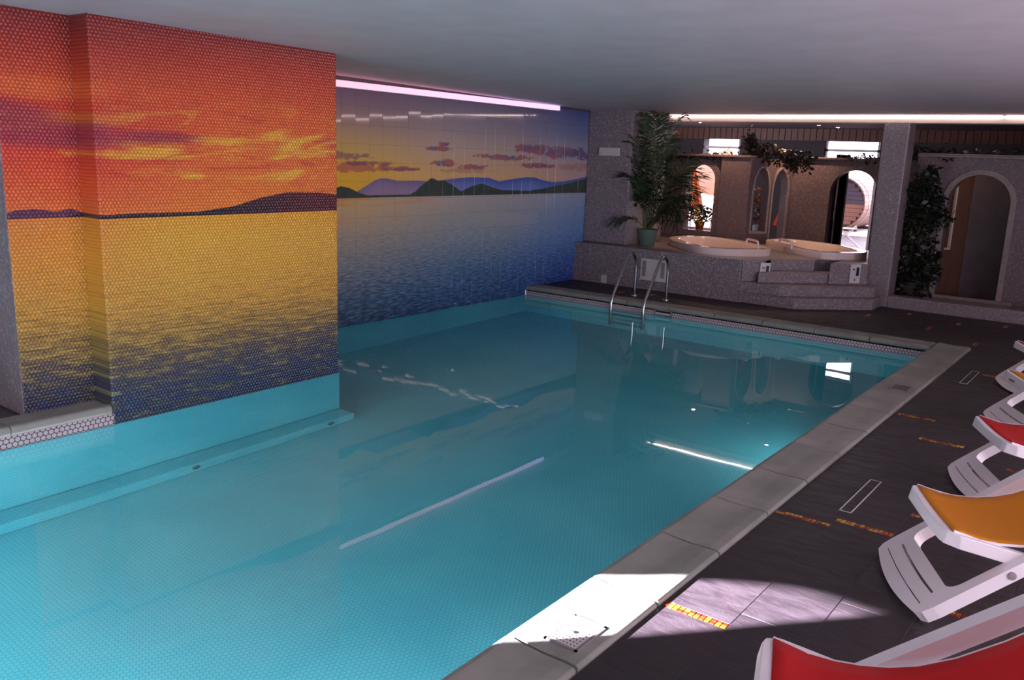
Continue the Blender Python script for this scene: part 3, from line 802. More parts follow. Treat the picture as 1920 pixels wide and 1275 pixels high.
MB().prism([(YP - 15.83, YP), dg(-4.36, 15.83), dg(-4.36, 16.1), (YP - 15.83, YP + 0.3)], 0.295, 0.592).build('pier', MAT['mosaic'], PLAT, bevel=0.012)

def tub(poly, label, hpx):
    z1, z0 = 0.693, ZP
    root = tag(empty('whirlpool_tub', (sum(p[0] for p in poly) / len(poly), sum(p[1] for p in poly) / len(poly), ZP)), label, 'whirlpool tub', 'whirlpool tubs on the platform')
    c = root.location
    L = [[(p[0] - c.x, p[1] - c.y) for p in q] for q in (poly, inset(poly, 0.012), inset(poly, 0.15), inset(poly, 0.19), inset(poly, 0.30))]
    Z = [0.0, 0.0, 0.0, 0.0, 0.0]
    rings = [(L[0], 0.0), (L[0], z1 - z0 - 0.012), (L[1], z1 - z0), (L[2], z1 - z0), (L[3], z1 - z0 - 0.03), (L[4], -0.35)]
    m = MB(); n = len(poly); vs = []
    for pl, z in rings: vs += [(x, y, z) for x, y in pl]
    fs = []
    for j in range(len(rings) - 1):
        for i in range(n): fs.append((j*n + i, j*n + (i+1) % n, (j+1)*n + (i+1) % n, (j+1)*n + i))
    fs.append(tuple((len(rings)-1)*n + i for i in range(n)))
    m.add(vs, fs)
    m.build('shell', MAT['tub'], root, smooth=True)
    a, d = P(*hpx[0], 0.70), P(*hpx[1], 0.70)
    a, d = a - c, d - c
    hb = MB(); pts = []
    up = Vector((0, 0, 0.10))
    a.z = d.z = 0.09
    pts = [a, a + up * 0.6, a + up * 0.95 + (d - a) * 0.05, a + up * 1.05 + (d - a) * 0.16, d + up * 1.05 - (d - a) * 0.16, d + up * 0.95 - (d - a) * 0.05, d + up * 0.6, d]
    hb.tube(pts, 0.018, 10)
    hb.build('handle', MAT['tub'], root, smooth=True)
    return root
tub(tub1, 'pale whirlpool tub beside the potted palm, nearer the lake wall', [(1399, 458), (1421, 464)])
tub(tub2, 'pale whirlpool tub beside the free standing pillar', [(1461, 458), (1484, 464)])

# partition behind the tubs
YA, YD = 13.42, 14.3
xa_end = PY(1400, 400, YA).x
xd_start = PY(1480, 400, YD).x
A0, A1 = (XM - 0.3, YA), (xa_end, YA)
u_of = lambda x: x - A0[0]
op1 = (u_of(PY(1284, 400, YA).x), u_of(PY(1336, 400, YA).x), PY(1310, 432, YA).z, PY(1310, 336, YA).z, PY(1310, 308, YA).z - PY(1310, 336, YA).z)
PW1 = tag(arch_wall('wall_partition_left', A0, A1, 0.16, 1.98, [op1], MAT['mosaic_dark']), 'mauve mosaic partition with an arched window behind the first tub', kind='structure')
arch_trim('arch_surround', A0, A1, op1, 0.10, 0.0, 0.02, MAT['mosaic_dark'], PW1)
xb = PY(1347, 400, YA).x
MB().box(xb, xa_end + 0.02, YA - 0.06, YA, 0.0, 1.98).build('pilaster', MAT['mosaic_dark'], PW1, bevel=0.01)
MB().box(A0[0], xa_end + 0.03, YA - 0.09, YA + 0.18, 1.98, 2.02).build('ledge', MAT['mosaic_dark'], PW1, bevel=0.008)
C0, C1 = (xa_end, YA), (xd_start, YD)
Lc = (Vector(C1) - Vector(C0)).length
opc = [(0.10, 0.42, 0.80, 1.45, 0.38), (0.52, 0.84, 0.62, 1.45, 0.36)]
opc = [(a * Lc / 0.95, c * Lc / 0.95, s, sp, r) for a, c, s, sp, r in opc]
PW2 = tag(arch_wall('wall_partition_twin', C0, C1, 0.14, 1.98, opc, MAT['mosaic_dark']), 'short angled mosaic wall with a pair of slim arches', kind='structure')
for q in opc: arch_trim('arch_surround', C0, C1, q, 0.035, 0.0, 0.02, MAT['stone_trim'], PW2)
D0, D1 = (xd_start, YD), (-2.9, YD)
ud = lambda x: x - D0[0]
op3 = (ud(PY(1549, 420, YD).x), ud(PY(1638, 420, YD).x), 0.59, PY(1595, 362, YD).z, PY(1595, 319, YD).z - PY(1595, 362, YD).z)
PW3 = tag(arch_wall('wall_partition_door', D0, D1, 0.16, 2.0, [op3], MAT['mosaic_dark']), 'mosaic partition with the tall arched doorway to the terrace', kind='structure')
MB().box(D0[0], D1[0], YD - 0.05, YD + 0.2, 2.0, 2.035).build('ledge', MAT['mosaic_dark'], PW3, bevel=0.008)

# right niche: low kerb, wall with big stone arch
b = MB().box(-2.95, XRW, YB, YB + 0.22, 0.0, 0.17)
b.box(-2.95, XRW, YB + 0.2, 13.42, 0.0, 0.10)
tag(b.build('trim_2', MAT['mosaic'], bevel=0.015), 'low mosaic kerb in front of the dark niche', kind='structure')
E0, E1 = (-3.0, 13.4), (XRW, 13.4)
ue = lambda x: x + 3.0
op4 = (ue(-2.54), ue(-1.76), 0.10, 1.47, 0.385)
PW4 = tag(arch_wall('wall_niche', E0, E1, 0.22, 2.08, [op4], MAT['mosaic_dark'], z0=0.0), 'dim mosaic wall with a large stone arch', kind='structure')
arch_trim('arch_surround', E0, E1, op4, 0.075, 0.02, 0.03, MAT['stone_trim'], PW4, sill_trim=False, z0=0.10, seg=20)['label'] = 'pale stone surround of the arch'
b = MB().box(-3.0, XRW, 13.33, 13.64, 2.08, 2.105).box(-3.0, XRW, 13.36, 13.64, 2.105, 2.13)
b.build('ledge', MAT['stone_trim'], PW4, bevel=0.005)
b = MB().box(-2.62, -1.55, 13.32, 13.42, 0.10, 0.15)
b.build('sill', MAT['stone_trim'], PW4, bevel=0.008)
# inside the arch: back panel, side panel with a slit window
b = MB().box(-2.75, -1.2, 14.25, 14.35, 0.0, 2.08)
tag(b.build('wall_niche_back', MAT['plaster_dark2']), 'plain mauve panel behind the stone arch', kind='structure')
A5, B5 = (-2.78, 13.62), (-2.38, 14.25)
op5 = (0.10, 0.40, 0.78, 1.62, 0.12)
PW5 = tag(arch_wall('wall_niche_side', A5, B5, 0.1, 2.08, [op5], MAT['panel_brown']), 'warm lit wooden side panel with a narrow window inside the arch', kind='structure')
arch_trim('slit_frame', A5, B5, op5, 0.03, 0.04, 0.03, MAT['cream'], PW5)

# outer wall at the far end with two glazed openings and a pine band above
m = MB()
WX = [(-9.55, -7.86, 0.25), (-6.0, -4.88, 0.0)]
x = -10.6
for (a, c, s) in WX:
    m.box(x, a, YE, YE + 0.3, -0.1, 2.41)
    if s > 0: m.box(a, c, YE, YE + 0.3, -0.1, s)
    x = c
m.box(x, XRW + 0.3, YE, YE + 0.3, -0.1, 2.41)
m.box(-10.6, XRW + 0.3, YE, YE + 0.3, 2.41, 2.8)
m.box(-9.55, -8.74, YE, YE + 0.3, 2.02, 2.41)
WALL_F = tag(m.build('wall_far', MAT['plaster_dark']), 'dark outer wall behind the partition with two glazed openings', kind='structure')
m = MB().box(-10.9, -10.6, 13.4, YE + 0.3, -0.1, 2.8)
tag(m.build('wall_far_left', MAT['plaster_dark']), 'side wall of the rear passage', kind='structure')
bw = 0.135
bme = MB().box(0, bw - 0.008, -0.02, 0, 2.405, 2.655).mesh('pine_board', bevel=0.004, seg=1)
xx = -10.5
while xx < -2.2:
    o = link('pine_board', bme, MAT['pine'], WALL_F); o.location = (xx, YE - 0.002, 0); xx += bw
for i, (a, c, s) in enumerate(WX):
    f = MB()
    for (x0, x1, z0, z1) in ((a, a + 0.06, s, 2.41), (c - 0.06, c, s, 2.41), (a, c, 2.20, 2.25)):
        f.box(x0, x1, YE + 0.05, YE + 0.11, z0, z1)
    if s > 0: f.box(a, c, YE + 0.05, YE + 0.11, s, s + 0.06)
    tag(f.build('window_%d' % (i + 4), MAT['alu_white']), 'white framed glazing of the %s' % ('terrace window' if s > 0 else 'terrace doorway'), kind='structure')
    pl = bpy.data.lights.new('window_portal', 'AREA'); pl.shape = 'RECTANGLE'; pl.size = c - a; pl.size_y = 2.4 - s; pl.cycles.is_portal = True
    po = bpy.data.objects.new('window_portal', pl); COL.objects.link(po)
    po.location = ((a + c) / 2, YE + 0.28, (2.4 + s) / 2); po.rotation_euler = Vector((0, -1, 0)).to_track_quat('-Z', 'Y').to_euler()
fl2 = MB().box(-10.6, XRW, 13.4, YE + 0.3, -0.1, -0.004)
tag(fl2.build('floor_rear', MAT['slate']), 'dark floor of the rear passage', kind='structure')

# ================================================================== LIGHT STRIPS AND LAMPS
def m_led(name, stops, y0, y1, axis, strength):
    t = NT(name); g = t.xyz()[1 if axis == 'y' else 0]
    c = t.ramp(t.mr(g, y0, y1, smooth=False), stops)
    e = t.n('ShaderNodeEmission'); t.put(e.inputs[0], c); e.inputs[1].default_value = strength
    t.t.links.new(e.outputs[0], t.out.inputs[0]); return t.mat
ys, ye = YC1 + 0.03, PX(1045, 203, XM).y
root = tag(empty('light_strip', (XM, (ys + ye) / 2, 2.55)), 'pink to violet light strip along the top of the lake wall', 'light strip')
yc = (ys + ye) / 2
ch = MB().box(0.0, 0.012, ys - yc, ye - yc, -0.012, 0.07).box(0.0, 0.06, ys - yc, ye - yc, -0.012, -0.006)
ch.build('channel', MAT['alu_white'], root)
MB().box(0.014, 0.05, ys - yc, ye - yc, 0.0, 0.062).build('diffuser', m_led('led_pink', [(0, (1, 0.36, 0.42)), (0.5, (1, 0.45, 0.62)), (1, (0.66, 0.46, 1.0))], ys, ye, 'y', 1.7), root)
x0, x1 = -6.5, XRW
root = tag(empty('light_strip', ((x0 + x1) / 2, YB, 2.577)), 'long white light strip lying on the cream beam', 'light strip')
xc = (x0 + x1) / 2
xg = PY(1884, 214, YB).x
for (a, c) in ((x0, xg - 0.02), (xg + 0.02, x1)):
    MB().box(a - xc, c - xc, -0.022, 0.0, 0.0, 0.014).build('diffuser', MAT.setdefault('led_white', emis('led_white', (1.0, 0.78, 0.76), 14.0)), root)
MB().box(x0 - xc, x1 - xc, 0.0, 0.05, -0.005, 0.012).build('channel', MAT['alu_white'], root)

spots = [((-6.86, 15.02), 14, 'over the rear passage beside the arched window'), ((-5.9, 13.04), 60, 'above the first whirlpool tub'), ((-4.95, 13.95), 85, 'above the second whirlpool tub'),
         ((-5.54, 15.9), 8, 'first of the row in the rear passage'), ((-5.6, 16.8), 8, 'second of the row in the rear passage'), ((-5.52, 17.7), 8, 'last of the row before the outer wall'),
         ((-7.68, 16.0), 8, 'far left over the rear passage'), ((-2.3, 13.95), 10, 'inside the stone arch niche')]
ring = MB().lathe([(0.035, 0), (0.05, 0), (0.05, -0.006), (0.035, -0.006)], n=20, cap=False)
ring_me = ring.mesh('ring', smooth=True); ring_me.materials.append(MAT['steel'])
bulb_me = MB().lathe([(0.034, -0.002), (0.033, -0.005), (0.02, -0.008), (0.001, -0.009)], n=20).mesh('bulb', smooth=True); bulb_me.materials.append(emis('bulb', (1.0, 0.72, 0.45), 60))
for (xy, pw, where) in spots:
    z = ZC(xy[1]) if xy[1] < YB + 0.2 else 2.655
    r = tag(empty('ceiling_spot', (xy[0], xy[1], z)), 'small warm ceiling spot ' + where, 'ceiling spot', 'small warm spots in the ceiling')
    link('ring', ring_me, None, r); link('bulb', bulb_me, None, r)
    L = bpy.data.lights.new('spot_light', 'SPOT'); L.energy = pw; L.color = (1.0, 0.62, 0.40); L.spot_size = R(115); L.spot_blend = 0.6; L.shadow_soft_size = 0.035
    lo = bpy.data.objects.new('spot_light', L); COL.objects.link(lo); lo.location = (0, 0, -0.02); lo.parent = r

# underwater lamps added in the near end wall to brighten the pool, one under the right coping
def unseen_pool_lamp(loc, direc, pw, label):
    r = tag(empty('unseen_pool_lamp', loc), label, 'pool lamp', 'round underwater lamps')
    q = Vector(direc).to_track_quat('Z', 'Y')
    r.rotation_mode = 'QUATERNION'; r.rotation_quaternion = q
    MB().lathe([(0.10, 0), (0.12, 0.0), (0.12, 0.02), (0.10, 0.025)], n=24, cap=False).build('rim', MAT['steel'], r, smooth=True)
    MB().lathe([(0.10, 0.005), (0.10, 0.012), (0.001, 0.014)], n=24).build('lens', MAT.setdefault('lens', emis('lamp_lens', (0.75, 0.95, 1.0), 8)), r)
    L = bpy.data.lights.new('unseen_pool_light', 'SPOT'); L.energy = pw; L.color = (0.72, 0.96, 1.0); L.spot_size = R(165); L.spot_blend = 0.5; L.shadow_soft_size = 0.1
    lo = bpy.data.objects.new('unseen_pool_light', L); COL.objects.link(lo); lo.parent = r; lo.location = (0, 0, 0.06)
    lo.rotation_euler = (math.pi, 0, 0)
unseen_pool_lamp((-4.6, YN, -0.7), (0, 1, 0), 240, 'round underwater fill lamp added in the near end wall, left one')
unseen_pool_lamp((-2.9, YN, -0.7), (0, 1, 0), 200, 'round underwater fill lamp added in the near end wall, right one')
unseen_pool_lamp((XI + 0.03, 6.8, -0.75), (-1, 0, 0), 22, 'small round underwater lamp under the right coping')

# ================================================================== POOL FITTINGS
def skimmer_lid(c, w, l, label, mat):
    r = tag(empty('deck_skimmer', (c.x, c.y, 0.0215)), label, 'skimmer', 'square skimmers in the coping')
    fr = MB()
    for (x0, x1, y0, y1) in ((-w, w, -l, -l + 0.012), (-w, w, l - 0.012, l), (-w, -w + 0.012, -l, l), (w - 0.012, w, -l, l)): fr.box(x0, x1, y0, y1, -0.012, 0.006)
    fr.build('frame', MAT['grille'], r)
    MB().box(-w + 0.014, w - 0.014, -l + 0.014, l - 0.014, -0.012, 0.0045).build('plate', mat, r)
    holes = MB()
    nx, ny = 7, 9
    for i in range(nx):
        for j in range(ny):
            x = -w + 0.028 + i * (2 * w - 0.056) / (nx - 1); y = -l + 0.028 + j * (2 * l - 0.056) / (ny - 1)
            holes.lathe([(0.0038, 0.0046), (0.0038, 0.0052)], (x, y, 0), 6)
    h = holes.build('holes', MAT['dark'], r); h['kind'] = 'stuff'
    MB().lathe([(0.011, 0.0046), (0.011, 0.0062)], (0, 0, 0), 14).build('finger_hole', MAT['dark'], r)
c1 = sum((P(*p, 0.022) for p in ((1083, 1153), (1134, 1180), (1075, 1226), (1024, 1193))), Vector()) / 4
c2 = sum((P(*p, 0.022) for p in ((1679, 720), (1710, 727), (1700, 736), (1667, 728))), Vector()) / 4
skimmer_lid(c1, 0.078, 0.115, 'perforated white skimmer lid in the sunlit coping slab', MAT['panel_white'])
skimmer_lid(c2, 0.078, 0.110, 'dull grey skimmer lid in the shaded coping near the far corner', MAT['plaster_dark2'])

def drain(p, label):
    r = tag(empty('floor_drain', (p.x, p.y, 0)), label, 'floor drain', 'slot drains in the deck')
    w, l = 0.034, 0.315
    f = MB()
    for (x0, x1, y0, y1) in ((-w, w, -l, -l + 0.006), (-w, w, l - 0.006, l), (-w, -w + 0.006, -l, l), (w - 0.006, w, -l, l)): f.box(x0, x1, y0, y1, -0.012, 0.0022)
    f.build('frame', MAT['alu_white'], r)
    MB().box(-w + 0.008, w - 0.008, -l + 0.008, l - 0.008, -0.012, 0.0015).build('tile_insert', MAT['slate'], r)
drain((P(1631, 899) + P(1652, 904) + P(1597, 962) + P(1574, 957)) / 4, 'slot drain with a thin bright frame in the deck near the yellow lounger')
drain((P(1792, 697) + P(1845, 698) + P(1826, 718) + P(1810, 718)) / 4 * 1.0, 'dim slot drain in the deck near the far pool corner')

# ladder
r = tag(empty('pool_ladder', (-5.62, 10.4, 0)), 'stainless steel ladder hooked over the far coping into the water', 'ladder')
for xx in (-0.25, 0.25):
    pts = [(xx, 0.17, 0.0), (xx, 0.17, 0.40), (xx, 0.155, 0.50), (xx, 0.115, 0.575), (xx, 0.05, 0.615), (xx, -0.02, 0.605), (xx, -0.09, 0.545), (xx, -0.18, 0.42), (xx, -0.42, 0.06), (xx, -0.455, -0.02), (xx, -0.46, -0.14), (xx, -0.46, -1.12)]
    MB().tube(pts, 0.021, 12).build('rail', MAT['steel'], r, smooth=True)
    MB().lathe([(0.022, 0.02), (0.045, 0.016), (0.05, 0.004), (0.05, 0.0)], (xx, 0.17, 0.0), 20).build('flange', MAT['steel'], r, smooth=True)
for z in (-0.20, -0.46, -0.72, -0.98):
    MB().box(-0.24, 0.24, -0.50, -0.42, z - 0.012, z + 0.012).build('tread', MAT['steel'], r, bevel=0.006)

# skimmer mouth in the far pool wall
a, d = PY(1226, 578, YF - 0.0), PY(1258, 591, YF - 0.0)
r = tag(empty('skimmer_mouth', ((a.x + d.x) / 2, YF + 0.022, -0.062)), 'grey skimmer opening under the far coping beside the ladder', 'skimmer')
f = MB()
for (x0, x1, z0, z1) in ((-0.13, 0.13, 0.02, 0.036), (-0.13, 0.13, -0.045, -0.03), (-0.13, -0.112, -0.045, 0.036), (0.112, 0.13, -0.045, 0.036)): f.box(x0, x1, -0.012, 0.008, z0, z1)
f.build('frame', MAT['grille'], r, bevel=0.003)
MB().box(-0.112, 0.112, 0.0, 0.006, -0.03, 0.02).build('opening', MAT['dark'], r)
MB().box(-0.105, 0.105, -0.008, -0.002, -0.026, -0.006).build('flap', MAT['alu_white'], r)

# fittings on the platform and the corner pillar
a, d = PY(1202, 486, YP), PY(1250, 525, YP)
cx, cz = (a.x + d.x) / 2, (a.z + d.z) / 2; w, h = 0.215, 0.15
r = tag(empty('access_panel', (cx, YP, cz)), 'white square access panel with two louvre strips behind the ladder', 'access panel')
MB().box(-w, w, -0.014, 0, -h, h).build('plate', MAT['panel_white'], r, bevel=0.003)
for sx in (-1, 1):
    lv = MB().box(sx * 0.155 - 0.03, sx * 0.155 + 0.03, -0.018, -0.013, -h + 0.035, h - 0.035)
    lo = lv.build('louvre_strip', MAT['grille'], r)
    for k in range(9):
        z = -h + 0.045 + k * 0.0255
        MB().box(sx * 0.155 - 0.028, sx * 0.155 + 0.028, -0.022, -0.017, z, z + 0.012).build('louvre', MAT['grille'], lo)
MB().lathe([(0.008, 0), (0.008, 0.004)], (0, 0, 0), 12).build('screw', MAT['dark'], r).matrix_local = Matrix.Translation((-0.2, -0.0145, 0)) @ Matrix.Rotation(math.pi / 2, 4, 'X')
MB().box(-w - 0.01, w + 0.005, -0.018, 0, -h - 0.02, -h).build('lip', MAT['panel_white'], r)
p = PY(1132.5, 523, YP)
o = MB().box(-0.05, 0.05, -0.012, 0, -0.06, 0.06).build('cover_plate', MAT['panel_white'], None, bevel=0.003)
o.location = (p.x, YP, 0.072)
tag(o, 'small blank white cover plate low on the platform front', 'cover plate')
p = PY(1144, 284.5, 11.46)
r = tag(empty('emergency_light', (p.x, 11.46, p.z)), 'slim white emergency light box on the corner pillar', 'emergency light')
MB().box(-0.175, 0.175, -0.045, 0, -0.062, 0.062).build('housing', MAT['panel_white'], r, bevel=0.006)
MB().box(-0.155, 0.14, -0.049, -0.044, -0.045, 0.045).build('lens', MAT['alu_white'], r, bevel=0.002)
MB().box(-0.15, -0.13, -0.052, -0.048, -0.022, -0.018).build('test_button', MAT['dark'], r)

def control_panel(center, nrm, label):
    r = tag(empty('control_panel', center), label, 'control panel', 'white tub control panels on the steps')
    r.rotation_euler = (0, 0, math.atan2(nrm[1], nrm[0]) + math.pi / 2)
    MB().box(-0.075, 0.075, -0.022, 0, -0.13, 0.13).build('case', MAT['panel_white'], r, bevel=0.004)
    MB().box(0.012, 0.052, -0.026, -0.021, -0.03, 0.09).build('display', MAT['display'], r)
    MB().box(-0.045, -0.012, -0.026, -0.021, 0.05, 0.068).build('indicator', MAT['red_dot'], r)
    MB().box(-0.06, 0.06, -0.0235, -0.021, -0.06, -0.056).build('seam', MAT['grille'], r)
    k = MB().lathe([(0.011, 0), (0.010, 0.008), (0.001, 0.009)], n=14).build('knob', MAT['dark'], r, smooth=True)
    k.matrix_local = Matrix.Translation((0, -0.022, -0.085)) @ Matrix.Rotation(math.pi / 2, 4, 'X')
def on_diag(px, c):
    d = ray(*px); t = c / (d.y - d.x); return Vector((0, 0, H)) + d * t
nn = (0.7071, -0.7071)
control_panel(on_diag((1433, 510), 15.82), nn, 'white control panel on the step pier below the first tub')
control_panel(on_diag((1602, 513), 15.57), nn, 'white control panel on the step pier beside the free standing pillar')
cp = PY(1191, 384, 12.0); cp = PX(1192, 384, -6.58)
k = MB().lathe([(0.03, 0), (0.03, 0.01), (0.02, 0.02), (0.001, 0.022)], n=16).build('wall_button', MAT['dark'], None, smooth=True)
k.matrix_world = Matrix.Translation(cp) @ Matrix.Rotation(math.pi / 2, 4, 'Y')
tag(k, 'small round black button on the pillar side behind the palm', 'button')

# ================================================================== SUN LOUNGERS
SL, SC = 0.77, 0.05            # back rail: z = SC + SL * x
def rounded_rect_frame(m, pts, half_w, th, wid):
    pass
def lounger(base_far, ang, sling, label, logo=False, seat_drop=0.22):
    """local x runs from the pool side backward, local y across; origin at the middle of the front foot bar"""
    ax = Vector((math.cos(ang), math.sin(ang))); bar = Vector((math.sin(ang), -math.cos(ang)))
    c = Vector(base_far[:2]) + bar * 0.3415
    r = tag(empty('sun_lounger', (c.x, c.y, 0), ang), label, 'sun lounger', 'white resin sun loungers in a row beside the pool')
    hw = 0.3415
    sl = math.atan(SL)
    def back(x, up=0.0): return (x - math.sin(sl) * up, SC + SL * x + math.cos(sl) * up)
    # back frame: one moulded piece, foot bar with slots and two long rails
    def arc(cx, cy, rr, a0, a1, k=5): return [(cx + rr * math.cos(R(a0 + (a1 - a0) * i / k)), cy + rr * math.sin(R(a0 + (a1 - a0) * i / k))) for i in range(k + 1)]
    fb = [(-0.012 - 0.03 * (1 - (2 * t - 1) ** 2), -hw + 0.03 + (2 * hw - 0.06) * t) for t in [i / 12 for i in range(13)]]
    outer = [(1.22, -hw), (0.05, -hw), (0.01, -hw + 0.008)] + fb + [(0.01, hw - 0.008), (0.05, hw), (1.22, hw)]
    ri = hw - 0.062
    inner = [(1.22, ri)] + [(x, y) for (x, y) in arc(0.172, ri - 0.05, 0.05, 90, 180)] + [(x, y) for (x, y) in arc(0.172, -ri + 0.05, 0.05, 180, 270)] + [(1.22, -ri)]
    loop = outer + inner
    def slot(d0, d1, w):
        return [(d0 - 0.008 * (1 - (2 * t - 1) ** 2), -w + 2 * w * t) for t in [i / 6 for i in range(7)]] + [(d1 - 0.008 * (1 - (2 * t - 1) ** 2), w - 2 * w * t) for t in [i / 6 for i in range(7)]]
    holes_ = [slot(0.070, 0.079, hw - 0.10), slot(0.018, 0.022, hw - 0.07)]
    m = MB()
    def top3(p): q = back(p[0], 0.0); return (q[0], p[1], q[1])
    def bot3(p): q = back(p[0], -0.058); return (q[0], p[1], max(q[1], 0.004))
    tri = tessellate_polygon([[Vector((p[0], p[1], 0)) for p in L] for L in [loop] + holes_])
    flat_ = loop + holes_[0] + holes_[1]
    nv = len(flat_)
    m.add([top3(p) for p in flat_] + [bot3(p) for p in flat_], [tuple(t) for t in tri] + [tuple(nv + i for i in t)[::-1] for t in tri])
    k0 = 0
    for L in [loop] + holes_:
        n_ = len(L)
        m.f += [(k0 + i, k0 + (i + 1) % n_, nv + k0 + (i + 1) % n_, nv + k0 + i) for i in range(n_)]; m.mi += [0] * n_
        k0 += n_
    m.build('back_frame', MAT['white_resin'], r, weld=True)
    for s in (-1, 1):
        b2 = MB().lathe([(0.019, 0), (0.017, 0.006), (0.001, 0.008)], n=16).build('pivot_bolt', MAT['grille'], r, smooth=True)
        q = back(0.315, -0.03); b2.matrix_local = Matrix.Translation((q[0], s * hw, q[1])) @ Matrix.Rotation(-s * math.pi / 2, 4, 'X')
    # head bar
    q = back(1.22, -0.02); MB().tube([(q[0], -hw, q[1]), (q[0], hw, q[1])], 0.028, 10).build('head_bar', MAT['white_resin'], r, smooth=True)
    # seat frame: bowed front bar and two side rails that fall backward
    sw = 0.292; x0 = 0.085; z0 = 0.412; hh = 0.062
    m = MB(); vs = []
    path = []
    def seat(x): return z0 - seat_drop * (x - x0)
    ol = [(0.98, -sw), (0.55, -sw), (x0 + 0.05, -sw)] + [(x0 + 0.004, -sw + 0.03), (x0 - 0.006, -sw + 0.06)] + \
         [(x0 - 0.006 - 0.005 * math.sin(math.pi * k / 8), -sw + 0.06 + (2 * sw - 0.12) * k / 8) for k in range(1, 8)] + \
         [(x0 - 0.006, sw - 0.06), (x0 + 0.004, sw - 0.03), (x0 + 0.05, sw), (0.55, sw), (0.98, sw)]
    il = []
    for (x, y) in ol:
        yy = max(-sw + 0.035, min(sw - 0.035, y)); xx = x + 0.045 if abs(y) < sw - 0.04 else max(x, x0 + 0.045)
        il.append((xx, yy))
    for (o_, i_) in zip(ol, il):
        zo = seat(o_[0]); dip = -0.012 * math.cos(math.pi * o_[1] / (2 * sw)) if o_[0] < x0 + 0.02 else 0
        vs += [(o_[0], o_[1], zo + dip), (i_[0], i_[1], seat(i_[0]) + dip), (i_[0], i_[1], seat(i_[0]) - hh * 0.8), (o_[0] - 0.012 * (1 if o_[0] < x0 + 0.02 else 0), o_[1], zo - hh)]
    fs = []
    for i in range(len(ol) - 1):
        for k in range(4): fs.append((i*4 + k, i*4 + (k+1) % 4, (i+1)*4 + (k+1) % 4, (i+1)*4 + k))
    fs += [(0, 1, 2, 3), tuple(len(vs) - 4 + i for i in range(4))]
    m.add(vs, fs); sf = m.build('seat_frame', MAT['white_resin'], r, bevel=0.005)
    if logo:
        lg = MB()
        for k in range(4): lg.box(x0 - 0.038, x0 - 0.030, 0.03 + k * 0.022, 0.04 + k * 0.022, z0 - 0.05, z0 - 0.034)
        lo = lg.build('lettering', MAT['grille'], sf); lo['label'] = 'tiny worn letters on the front bar'
    # rear legs
    for s in (-1, 1):
        MB().tube([(0.98, s * sw, seat(0.98) - 0.03), (1.02, s * sw, 0.012)], 0.022, 8).build('rear_leg', MAT['white_resin'], r, smooth=True)
        pd = MB(); yy = s * (hw - 0.10)
        out = [(0.70, 0.16), (0.78, 0.16)] + [(0.80 + 0.04 * math.cos(R(a)), 0.50 + 0.04 * math.sin(R(a))) for a in range(0, 181, 30)]
        vs = [(x, yy - 0.012, z) for x, z in out] + [(x, yy + 0.012, z) for x, z in out]; n_ = len(out)
        pd.add(vs, [tuple(range(n_)), tuple(range(n_, 2 * n_))[::-1]] + [(i, (i + 1) % n_, n_ + (i + 1) % n_, n_ + i) for i in range(n_)])
        pd.build('prop', MAT['white_resin'], r, bevel=0.004)
    # sling
    cl = [(0.112, 0.404), (0.16, 0.390), (0.22, 0.372), (0.30, 0.364), (0.38, 0.366), (0.46, 0.378), (0.54, 0.402), (0.64, 0.452), (0.76, 0.535), (0.90, 0.65), (1.05, 0.79), (1.17, 0.92)]
    m = MB(); vs = []; n = 8; fw = sw - 0.026
    for (x, z) in cl:
        for k in range(n + 1):
            y = -fw + 2 * fw * k / n
            vs.append((x, y, z - 0.016 * math.cos(math.pi * y / (2 * fw)) + 0.006))
    fs = [(i*(n+1) + k, i*(n+1) + k + 1, (i+1)*(n+1) + k + 1, (i+1)*(n+1) + k) for i in range(len(cl) - 1) for k in range(n)]
    m.add(vs, fs)
    so = m.build('sling', MAT[sling], r, smooth=True)
    mod = so.modifiers.new('thickness', 'SOLIDIFY'); mod.thickness = 0.004
    so['label'] = '%s sagging sling' % sling.split('_')[0]
    for s in (-1, 1):
        pm = MB(); pm.tube([(x, s * fw, z + 0.006) for x, z in cl], 0.006, 6)
        pm.build('piping', MAT['white_resin'], so, smooth=True)
    return r
lounger((-0.932, 2.539), R(19.5), 'red_sling', 'white lounger with red sling nearest the camera, beside the sunlit patch')
lounger((-0.903, 4.312), R(27.8), 'yellow_sling', 'white lounger with large yellow sling, second from the camera')
lounger((-0.889, 5.869), R(27.0), 'red_sling', 'white lounger with red sling between the two yellow ones')
lounger((-0.942, 7.458), R(30.0), 'yellow_sling', 'white lounger with yellow sling and tiny letters on its front bar', logo=True)
lounger((-1.065, 8.84), R(30.0), 'red_sling', 'farthest white lounger, only the corner of its red sling in view')

